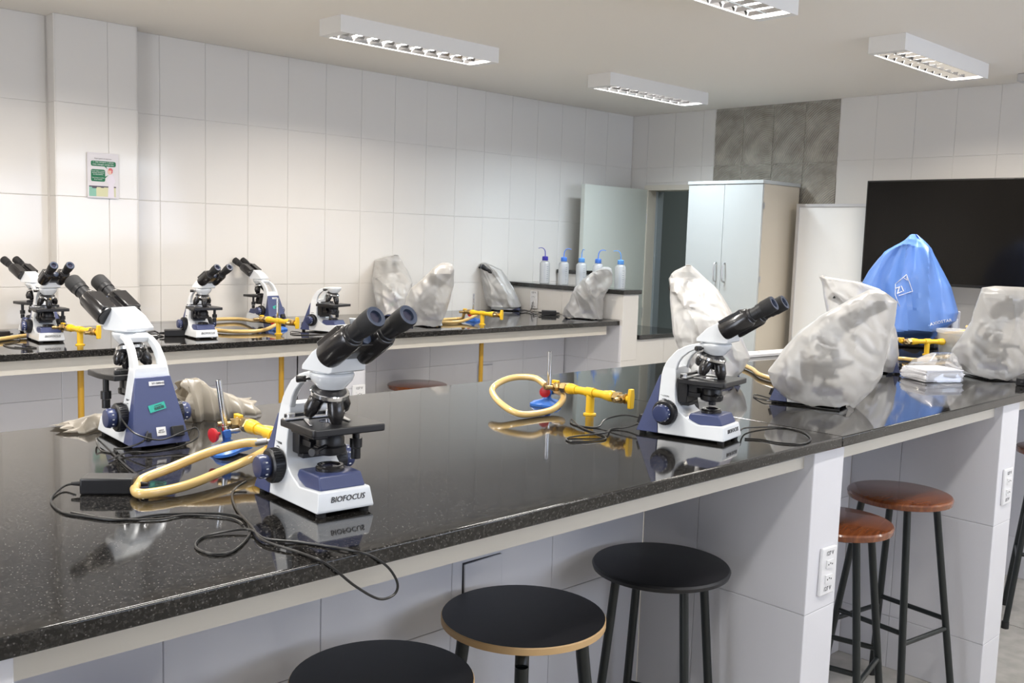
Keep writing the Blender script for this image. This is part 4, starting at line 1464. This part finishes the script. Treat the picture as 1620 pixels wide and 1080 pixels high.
def hose(label, pts, r=.0095):
    bm = B(); sweep(bm, pts, r, 12, sub=8)
    o = obj('gas_hose', bm, M['hose'])
    return tag(o, label, 'hose', 'yellowish gas hoses')


hose('yellowish hose bent in a long flat loop beside the largest microscope',
     [(1.014,1.828,1.204),(0.985,1.842,1.203),(0.908,1.834,1.196),(0.822,1.822,1.178),(0.764,1.820,1.164),(0.736,1.789,1.156),(0.735,1.744,1.156),(0.813,1.746,1.158),(0.912,1.788,1.164),(1.034,1.854,1.172),(1.125,1.93,1.180),(1.145,1.985,1.188),(1.120,2.010,1.192)])
hose('yellowish rubber hose standing in a round loop beside the near bench tap',
     [(2.140,2.045,1.190),(2.125,1.990,1.186),(2.088,1.960,1.170),(2.011,1.935,1.156),(1.906,1.940,1.156),(1.892,2.005,1.174),(1.950,2.115,1.194),(1.997,2.133,1.215),(2.041,2.111,1.230),(2.073,2.061,1.232),(2.080,2.022,1.215)])
hose('yellowish hose lying at the left end of the wall bench', [(1.15,4.40,1.155),(1.292,4.50,1.155),(1.379,4.56,1.155),(1.447,4.56,1.162),(1.500,4.46,1.175),(1.485,4.355,1.207)])
hose('yellowish hose from the wall bench tap curving behind its left neighbour', [(2.30,4.80,1.156),(2.504,4.947,1.160),(2.619,4.92,1.160),(2.582,4.706,1.170),(2.50,4.48,1.195),(2.448,4.392,1.208)])
hose('yellowish hose curving in front of the tap to the burner on the wall bench', [(2.22,4.60,1.156),(2.260,4.391,1.156),(2.374,4.325,1.156),(2.47,4.36,1.160),(2.56,4.41,1.180),(2.60,4.428,1.190)])
hose('upper of two yellowish hoses beside the second milky cover', [(3.60,4.40,1.159),(3.672,4.434,1.159),(3.80,4.458,1.159),(3.80,4.40,1.170),(3.775,4.362,1.208)])
hose('lower of two yellowish hoses beside the second milky cover', [(3.56,4.36,1.156),(3.64,4.315,1.156),(3.75,4.330,1.160),(3.89,4.38,1.185),(3.925,4.416,1.190)])
hose('yellowish hose reaching the tap before the blue cover', [(4.70,2.40,1.165),(4.80,2.33,1.185),(4.80,2.23,1.205),(4.766,2.165,1.209)])
hose('yellowish hose lying behind the pack of paper on the near bench', [(4.25,2.05,1.156),(4.380,1.976,1.156),(4.402,1.911,1.156),(4.599,1.900,1.156),(4.80,1.87,1.156),(5.05,1.88,1.156)])
hose('short yellowish hose behind the side-view microscope stage', [(3.50,2.26,1.156),(3.40,2.14,1.156),(3.28,2.03,1.156),(3.20,1.90,1.156)])


hs = [o for o in bpy.data.objects if o.name == 'gas_hose'][0]
bm = B(); cyl(bm, (1.010, 1.829, 1.2035), (1.030, 1.815, 1.2065), .0082, 12); cyl(bm, (1.0305, 1.8147, 1.2065), (1.046, 1.803, 1.208), .0055, 12)
obj('hose_connector', bm, M['satin'], hs)


def cable(label, pts, r=.0022, name='power_cable'):
    bm = B(); sweep(bm, pts, r, 7, sub=8)
    return tag(obj(name, bm, M['cable']), label, 'cable', 'black power cables')


Z = 1.1465
def cz(pts): return [(p[0], p[1], (p[2] if len(p) > 2 else Z)) for p in pts]


cable('long black cable from the nearest power brick, hanging over the bench front edge',
      cz([(0.665,1.895,1.156),(0.646,1.906,1.150),(0.602,1.842),(0.588,1.753),(0.607,1.700),(0.649,1.639),(0.722,1.627),(0.815,1.551),(0.790,1.448),(0.722,1.374),(0.688,1.380),(0.684,1.428),(0.722,1.469),(0.786,1.451,1.150),(0.785,1.386,1.150),(0.822,1.349),(0.849,1.299),(0.868,1.248,1.1475),(0.895,1.240,1.135),(0.925,1.238,1.110),(0.943,1.238,1.080),(0.935,1.238,1.063),(0.905,1.238,1.064),(0.86,1.238,1.095),(0.82,1.240,1.132),(0.80,1.250,1.1475),(0.795,1.30,1.1475),(0.778,1.383,1.150),(0.800,1.46,1.150),(0.840,1.593),(0.889,1.696),(0.93,1.72,1.155)]))
cable('thin black cable crossing the bench below the flat hose loop', cz([(0.60,1.735),(0.64,1.655),(0.70,1.605),(0.75,1.60),(0.80,1.54),(0.80,1.49)]), .0018)
cable('black cable bundle at the foot of the microscope seen from behind',
      cz([(0.915,2.150,1.185),(0.89,2.115,1.172),(0.86,2.14,1.156),(0.853,2.186),(0.844,2.150),(0.823,2.184),(0.832,2.236,1.160),(0.850,2.28,1.154),(0.840,2.20,1.150),(0.830,2.126),(0.810,2.011),(0.795,1.90)]))
cable('black cable looping across the blue back cover of the microscope seen from behind',
      [(0.873,2.20,1.215),(0.876,2.13,1.190),(0.925,2.108,1.172),(0.985,2.118,1.182),(1.025,2.135,1.184),(1.015,2.108,1.166),(0.96,2.095,1.153),(0.90,2.095,1.150),(0.86,2.12,1.150),(0.80,2.08,1.148)], .002)
cable('black cable in wavy loops between the near bench tap and the side-view microscope',
      cz([(2.072,1.646,1.174),(2.068,1.70,1.174),(2.03,1.735,1.160),(1.981,1.720),(1.951,1.762),(1.967,1.806),(1.990,1.823,1.150),(1.938,1.739),(1.903,1.630),(1.86,1.60),(1.781,1.629),(1.815,1.671),(1.917,1.64,1.151),(1.99,1.68),(2.03,1.66,1.150),(2.055,1.64,1.160)]))
cable('black cable looping to the right of the side-view microscope', cz([(2.20,1.41,1.164),(2.30,1.455,1.152),(2.41,1.425),(2.416,1.359),(2.343,1.285),(2.262,1.262),(2.218,1.305),(2.215,1.355),(2.19,1.39)]))
cable('black cable coiled at the foot of the largest milky cover', cz([(2.808,1.643),(2.78,1.694,1.150),(2.83,1.767),(2.86,1.778,1.150),(2.83,1.671),(2.81,1.55),(2.83,1.46)]))
cable('black cable coiled left of the power brick on the wall bench', cz([(1.978,4.500),(2.005,4.62),(1.915,4.527),(1.855,4.345),(1.944,4.385),(1.90,4.48,1.150),(1.99,4.42,1.150),(2.02,4.38)]))
cable('black cable at the foot of the headless microscope', cz([(2.607,4.269),(2.567,4.293,1.150),(2.515,4.176),(2.628,4.136),(2.754,4.15,1.150),(2.82,4.10),(2.9,4.08)]))
cable('black cable heap at the left end of the wall bench', cz([(1.30,4.70),(1.36,4.79,1.150),(1.33,4.60),(1.36,4.52,1.150),(1.30,4.399),(1.247,4.356),(1.246,4.229),(1.32,4.18),(1.28,4.32,1.150)]))
cable('black cable tangle below the wall outlet on the wall bench',
      cz([(4.826,4.835,1.22),(4.80,4.82,1.19),(4.76,4.80,1.152),(4.619,4.743),(4.70,4.84,1.150),(4.76,4.85,1.156),(4.673,4.68,1.150),(4.60,4.60),(4.55,4.55,1.150),(4.70,4.62,1.150),(4.735,4.489),(4.60,4.447),(4.55,4.50,1.151),(4.68,4.53,1.150)]))
cable('black cable standing up between the two left covers of the wall bench', [(3.52,4.72,1.147),(3.56,4.80,1.147),(3.60,4.79,1.175),(3.62,4.76,1.178),(3.60,4.70,1.160),(3.52,4.60,1.148)])
cable('black cable in front of the cover at the right picture edge', cz([(4.191,1.68),(4.08,1.498),(4.10,1.42),(4.12,1.385),(4.09,1.36)]))
cable('black cable lying under the hem of the pointed cover', cz([(4.15,1.93,1.165),(4.21,1.90,1.16),(4.20,1.86),(4.125,1.85),(4.18,1.80),(4.10,1.77),(4.0,1.76)]))


def adapter(label, loc, rz, L=.105, W=.048, H=.032):
    g = thing('power_brick', label, 'power adapter', loc, rz, 'black power bricks')
    bm = B(); box(bm, -L / 2, L / 2, -W / 2, W / 2, 0, H); obj('case', bm, M['bk'], g, bevel=(.004, 3))
    for s in (-1, 1):
        bm = B(); lathe(bm, [(0, .005), (.010, .0045), (.022, .003)], (s * L / 2, 0, H / 2), (s, 0, 0), 10); obj('strain_relief', bm, M['rub'], g)
    return g


adapter('black power brick in front of the microscope seen from behind, touching the flat hose loop', (.708, 1.838, TOP), R(-38), L=.098)
adapter('black power brick on the wall bench left of the fourth microscope', (2.005, 4.38, TOP), R(-20))
adapter('black power brick behind the leftmost microscopes of the wall bench', (1.30, 4.62, TOP), R(10), L=.09)
adapter('black power brick below the wall outlet at the partition', (4.71, 4.565, TOP), R(-45), L=.10)
adapter('black power brick at the right edge of the picture', (4.055, 1.325, TOP), R(0), L=.09)
adapter('black power brick between the covers behind the side-view microscope', (3.36, 2.28, TOP), R(-30), L=.07, H=.04)


# ------------------------------------------------------------------ wash bottles
def bottle(label, loc, capm, nozzle_ang, num=None, h=.158):
    g = thing('wash_bottle', label, 'bottle', loc, 0, 'wash bottles on the partition cap')
    r = .036
    bm = B(); lathe(bm, [(0, r * .9), (.004, r), (h * .88, r), (h * .95, r * .85), (h, .018), (h + .008, .016)], (0, 0, 0), (0, 0, 1), 28)
    bd = obj('bottle_body', bm, M['bottle'], g)
    bm = B(); lathe(bm, [(h + .002, .020), (h + .004, .0215), (h + .028, .0205), (h + .031, .016)], (0, 0, 0), (0, 0, 1), 24)
    obj('cap', bm, capm, g)
    c, s = math.cos(nozzle_ang), math.sin(nozzle_ang)
    z = h + .03
    bm = B(); sweep(bm, [(0, 0, z - .005), (0, 0, z + .02), (.003 * c, .003 * s, z + .040), (.014 * c, .014 * s, z + .055), (.030 * c, .030 * s, z + .060), (.050 * c, .050 * s, z + .056)], .0036, 8, rfun=lambda t: 1 - .45 * t)
    obj('nozzle', bm, capm, g)
    bm = B(); cyl(bm, (0, 0, .01), (0, 0, h), .0025, 8); obj('dip_tube', bm, capm, g)
    bm = B()
    a0 = math.atan2(-loc[1], -loc[0]) + .55
    for k in range(8):
        zz = .02 + k * .014
        a = a0
        p = Vector((math.cos(a) * (r + .0004), math.sin(a) * (r + .0004), zz)); t_ = Vector((-math.sin(a), math.cos(a), 0))
        lw = .007 if k % 2 else .004
        vs = [bm.verts.new(p + t_ * x + Vector((0, 0, q))) for x, q in ((-lw, -.001), (lw, -.001), (lw, .001), (-lw, .001))]
        bm.faces.new(vs)
    obj('graduation_print', bm, M['navyd'], g, smooth=False)
    return g


camr = math.atan2(-.69, .72)
bottle('leftmost wash bottle with dark violet cap and label on the partition', (4.905, 4.810, 1.345), M['cap1'], camr + math.pi)
bottle('second wash bottle from the left, nozzle bent right', (4.905, 4.628, 1.345), M['cap2'], camr)
bottle('third wash bottle with light blue cap, nozzle pointing to the camera', (4.905, 4.463, 1.345), M['cap3'], camr - 1.3)
bottle('fourth wash bottle, half hidden behind the crumpled cover, nozzle bent right', (4.905, 4.314, 1.345), M['cap2'], camr)
bottle('rightmost wash bottle at the end of the partition cap', (4.905, 4.118, 1.345), M['cap3'], camr + math.pi)
# squeeze bottle marked 70 % standing behind the side-view microscope
g = thing('squeeze_bottle', 'clear bottle marked 70 % behind the side-view microscope', 'bottle', (2.62, 1.84, TOP))
bm = B(); lathe(bm, [(0, .030), (.004, .033), (.105, .033), (.118, .026), (.124, .014), (.134, .014)], (0, 0, 0), (0, 0, 1), 24); obj('bottle_body', bm, M['bottle'], g)
bm = B(); lathe(bm, [(.130, .017), (.150, .016)], (0, 0, 0), (0, 0, 1), 20); obj('cap', bm, M['whitep'], g)
ca = math.atan2(-1.84, -2.62)
text_obj('strength_print', '70 %', .018, M['ink'], g, (.0335 * math.cos(ca), .0335 * math.sin(ca), .078), (R(90), 0, ca + math.pi / 2), .0003)


# ------------------------------------------------------------------ stools
def stool(label, loc, rz, m, edge=None, r=.185, seat_h=.75, foot=.235, arched=False, leg_r=.0125, th=.028, group='stools around the benches', tilt=0):
    g = thing('stool', label, 'stool', (loc[0], loc[1], 0), rz, group)
    bm = B()
    prof = [(seat_h - th, r - .012), (seat_h - th + .004, r - .003), (seat_h - .008, r), (seat_h - .002, r - .004), (seat_h, r - .010)] if edge is None else \
           [(seat_h - .018, r - .002), (seat_h - .017, r), (seat_h - .003, r), (seat_h, r - .002)]
    mis = [0] * 5 if edge is None else [1, 1, 1, 0]
    lathe(bm, prof, (0, 0, 0), (0, 0, 1), 56, mis=(mis + [0])[:len(prof)])
    obj('seat', bm, [m, edge or m], g, angle=30)
    zt = seat_h - (th if edge is None else .018)
    top = r * .70
    for k in range(4):
        a = R(45 + 90 * k)
        c, s = math.cos(a), math.sin(a)
        bm = B()
        if arched:
            sweep(bm, [(c * .03, s * .03, zt - .014), (c * (top - .03), s * (top - .03), zt - .016), (c * (top + .004), s * (top + .004), zt - .045), (c * (top + .012), s * (top + .012), zt - .12), (c * foot, s * foot, .012)], leg_r, 12, sub=6)
        else:
            cyl(bm, (c * top, s * top, zt), (c * foot, s * foot, .012), leg_r, 12)
        obj('leg', bm, M['legbk'], g)
        bm = B(); cyl(bm, (c * foot, s * foot, 0), (c * foot, s * foot, .03), leg_r + .003, 12); obj('foot_cap', bm, M['rub'], g)
    for lvl, ks in ((.30, (0, 2)), (.335, (1, 3))):
        t = (zt - lvl) / zt
        rr_ = top + (foot - top) * t
        for k in ks:
            a, b = R(45 + 90 * k), R(135 + 90 * k)
            bm = B(); cyl(bm, (rr_ * math.cos(a), rr_ * math.sin(a), lvl), (rr_ * math.cos(b), rr_ * math.sin(b), lvl), .009, 10)
            obj('rung', bm, M['legbk'], g)
    bm = B()
    for q in (0, 1):
        a = R(45 + 90 * q)
        sx_, sy_ = math.cos(a) * top, math.sin(a) * top
        cyl(bm, (-sx_, -sy_, zt - .007), (sx_, sy_, zt - .007), .006, 8)
    obj('seat_frame', bm, M['legbk'], g)
    return g


stool('round stool with black painted seat next to the tiled panel', (2.135, 1.600, 0), R(20), M['stoolbk'], r=.192, seat_h=.765, th=.022, foot=.21)
stool('round stool with black seat and light plywood edge, in the middle of the foreground', (1.585, 1.585, 0), R(0), M['stoolbk'], M['ply'], r=.197, seat_h=.76, arched=True, leg_r=.016)
stool('round stool with black seat cut by the bottom edge of the picture', (1.135, 1.535, 0), R(30), M['stoolbk'], M['ply'], r=.188, seat_h=.755, arched=True, leg_r=.016)
stool('brown wooden stool seat just showing at the bottom left', (.700, 1.658, 0), R(10), M['wood'], r=.165, seat_h=.75, foot=.17)
stool('round brown wooden stool half hidden by the white tiled panel', (2.90, 1.480, 0), R(12), M['wood'], r=.176, seat_h=.78, foot=.22)
stool('round brown wooden stool under the bench, between the two tiled panels', (3.385, 1.495, 0), R(-8), M['wood'], r=.180, seat_h=.79, foot=.235)
stool('brown stool under the wall bench', (3.415, 4.335, 0), R(20), M['wood'], r=.172, seat_h=.81, foot=.175)
stool('brown stool at the right edge of the picture beyond the last tiled panel', (4.70, 1.37, 0), R(20), M['wood'], r=.18, seat_h=.80, foot=.23)

# ------------------------------------------------------------------ things on the near bench, right
pk = thing('paper_pack', 'stack of white paper in a clear plastic bag on the near bench', 'paper', (3.86, 1.61, TOP), R(-28))
rr = random.Random(8)
for k in range(9):
    bm = B()
    w, l = .085, .075
    j = [rr.uniform(-.005, .005) for _ in range(8)]
    poly = [(-w + j[0], -l + j[1]), (w + j[2], -l + j[3]), (w + j[4], l + j[5]), (-w + j[6], l + j[7])]
    slabpoly(bm, poly, .003 + k * .0052, .003 + k * .0052 + .0045)
    obj('paper_bundle', bm, M['paper'], pk, smooth=False)
bm = B()
N = 48
rings = []
for i in range(9):
    t = i / 8
    ring = []
    for k in range(N):
        th = 2 * math.pi * k / N
        e = .45
        w = .098 * (1 - .55 * t ** 2); l = .088 * (1 - .8 * t ** 2)
        d = 1 + .03 * tri(7 * th / 6.28 + 2 * t) + .03 * tri(5 * th / 6.28 - 3 * t)
        x = w * d * math.copysign(abs(math.cos(th)) ** e, math.cos(th)) + .05 * t * t
        y = l * d * math.copysign(abs(math.sin(th)) ** e, math.sin(th)) + .01 * t
        ring.append(bm.verts.new((x, y, .002 + .105 * t ** .8)))
    rings.append(ring)
for a, b in zip(rings, rings[1:]):
    for k in range(N): bm.faces.new((a[k], a[(k + 1) % N], b[(k + 1) % N], b[k]))
bm.faces.new(rings[-1])
obj('plastic_bag', bm, M['clear'], pk, angle=20)

tu = thing('plastic_tub', 'round clear plastic tub with a lid and a hose inside, before the television', 'container', (4.93, 1.955, TOP))
bm = B(); lathe(bm, [(0, .070), (.003, .073), (.108, .086), (.110, .084), (.004, .071)], (0, 0, 0), (0, 0, 1), 36); obj('wall', bm, M['bottle'], tu)
bm = B(); lathe(bm, [(.110, .090), (.118, .092), (.126, .091), (.127, .080), (.121, .078)], (0, 0, 0), (0, 0, 1), 36); obj('lid', bm, M['bottle'], tu)
bm = B(); sweep(bm, [(.06 * math.cos(R(a)), .06 * math.sin(R(a)), .075 + .0002 * a) for a in range(0, 350, 30)], .008, 10); obj('coiled_hose', bm, M['hose'], tu)
bm = B(); lathe(bm, [(.002, .067), (.045, .072)], (0, 0, 0), (0, 0, 1), 30); obj('water', bm, film('water_tint', (.5, .7, .62), .25, rough=.05), tu)

for nm, lab, x, y, w, h, m in (('binder', 'blue binder standing behind the plastic tub', 5.255, 2.16, .035, .185, mat('binder_blue', (.03, .05, .40), .4)),
                               ('binder', 'grey binder with white label right of the blue binder', 5.292, 2.105, .042, .195, mat('binder_grey', (.42, .42, .46), .5))):
    g = thing(nm, lab, 'binder', (x, y, TOP), R(35), 'binders behind the plastic tub')
    bm = B(); box(bm, -.10 + .1, .20, -w / 2, w / 2, 0, h); obj('cover', bm, m, g, bevel=(.003, 2))
    bm = B(); box(bm, -.0012, -.0002, -w * .3, w * .3, h * .45, h * .8); obj('spine_label', bm, M['stk_w'], g, smooth=False)
    bm = B(); lathe(bm, [(0, .006), (.0015, .006), (.0015, .004)], (-.0002, 0, h * .2), (-1, 0, 0), 12); obj('finger_ring', bm, M['satin'], g)

wsx = thing('foam_board', 'thin white board lying along the back edge of the near bench', 'board', (4.05, 2.445, TOP), R(-6))
bm = B(); box(bm, -.24, .24, -.045, .045, 0, .016); obj('slab', bm, M['whitep'], wsx, bevel=(.003, 2))
bm = B(); slabpoly(bm, [(-.10 + .010 * math.cos(R(a)), .010 * math.sin(R(a))) for a in range(0, 360, 30)], .0161, .0165); obj('hole', bm, M['pdark'], wsx, smooth=False)


def heap(label, x0, x1, y0, y1, prof, seed, skew=0):
    """limp plastic sheet: height field with sharp folds, a thin shell"""
    g = thing('plastic_sheet_heap', label, 'plastic sheet', ((x0 + x1) / 2, (y0 + y1) / 2, TOP), 0, 'limp plastic sheets on the back edge of the near bench')
    rr = random.Random(seed)
    nx, ny = 70, 34
    fs = [(rr.uniform(-7, 7), rr.uniform(-5, 5), rr.random(), rr.uniform(.3, 1)) for _ in range(6)]
    bm = B(); V = []
    for i in range(nx):
        s = i / (nx - 1)
        k = s * (len(prof) - 1); a = int(min(k, len(prof) - 2)); f = k - a
        h = prof[a] * (1 - f) + prof[a + 1] * f
        row = []
        for j in range(ny):
            t = j / (ny - 1)
            e = math.sin(math.pi * min(1, t)) ** .7
            px3 = (s * (x1 - x0), t * (y1 - y0), 0)
            f1 = folds(px3, seed, 5.5, 0, n=3, warp=.03); f2 = folds(px3, seed + 9, 17, 0, n=3, warp=.02)
            z = .002 + h * e * (.62 + .75 * f1) + .010 * f2 * (.2 + e)
            ed = .012 * tri(5 * s + seed) * (1 - e)
            row.append(bm.verts.new(((x0 + (x1 - x0) * s) - (x0 + x1) / 2 + .01 * tri(4 * t + seed) * (abs(s - .5) > .45), (y0 - y1) / 2 + (y1 - y0) * t + ed + skew * (s - .5), max(z, .0012))))
        V.append(row)
    for i in range(nx - 1):
        for j in range(ny - 1): bm.faces.new((V[i][j], V[i + 1][j], V[i + 1][j + 1], V[i][j + 1]))
    o = obj('sheet', bm, M['bagbg'], g, angle=18)
    sol = o.modifiers.new('solid', 'SOLIDIFY'); sol.thickness = .0008; sol.offset = 1
    return g


heap('limp greyish plastic sheet on the back bench edge, left of the microscope seen from behind', .83, 1.17, 2.40, 2.52, [.006, .030, .045, .065, .085, .04], 3)
heap('limp greyish plastic sheet on the back bench edge, right of the microscope seen from behind', 1.13, 1.33, 2.38, 2.51, [.10, .115, .095, .075, .055, .04], 6)
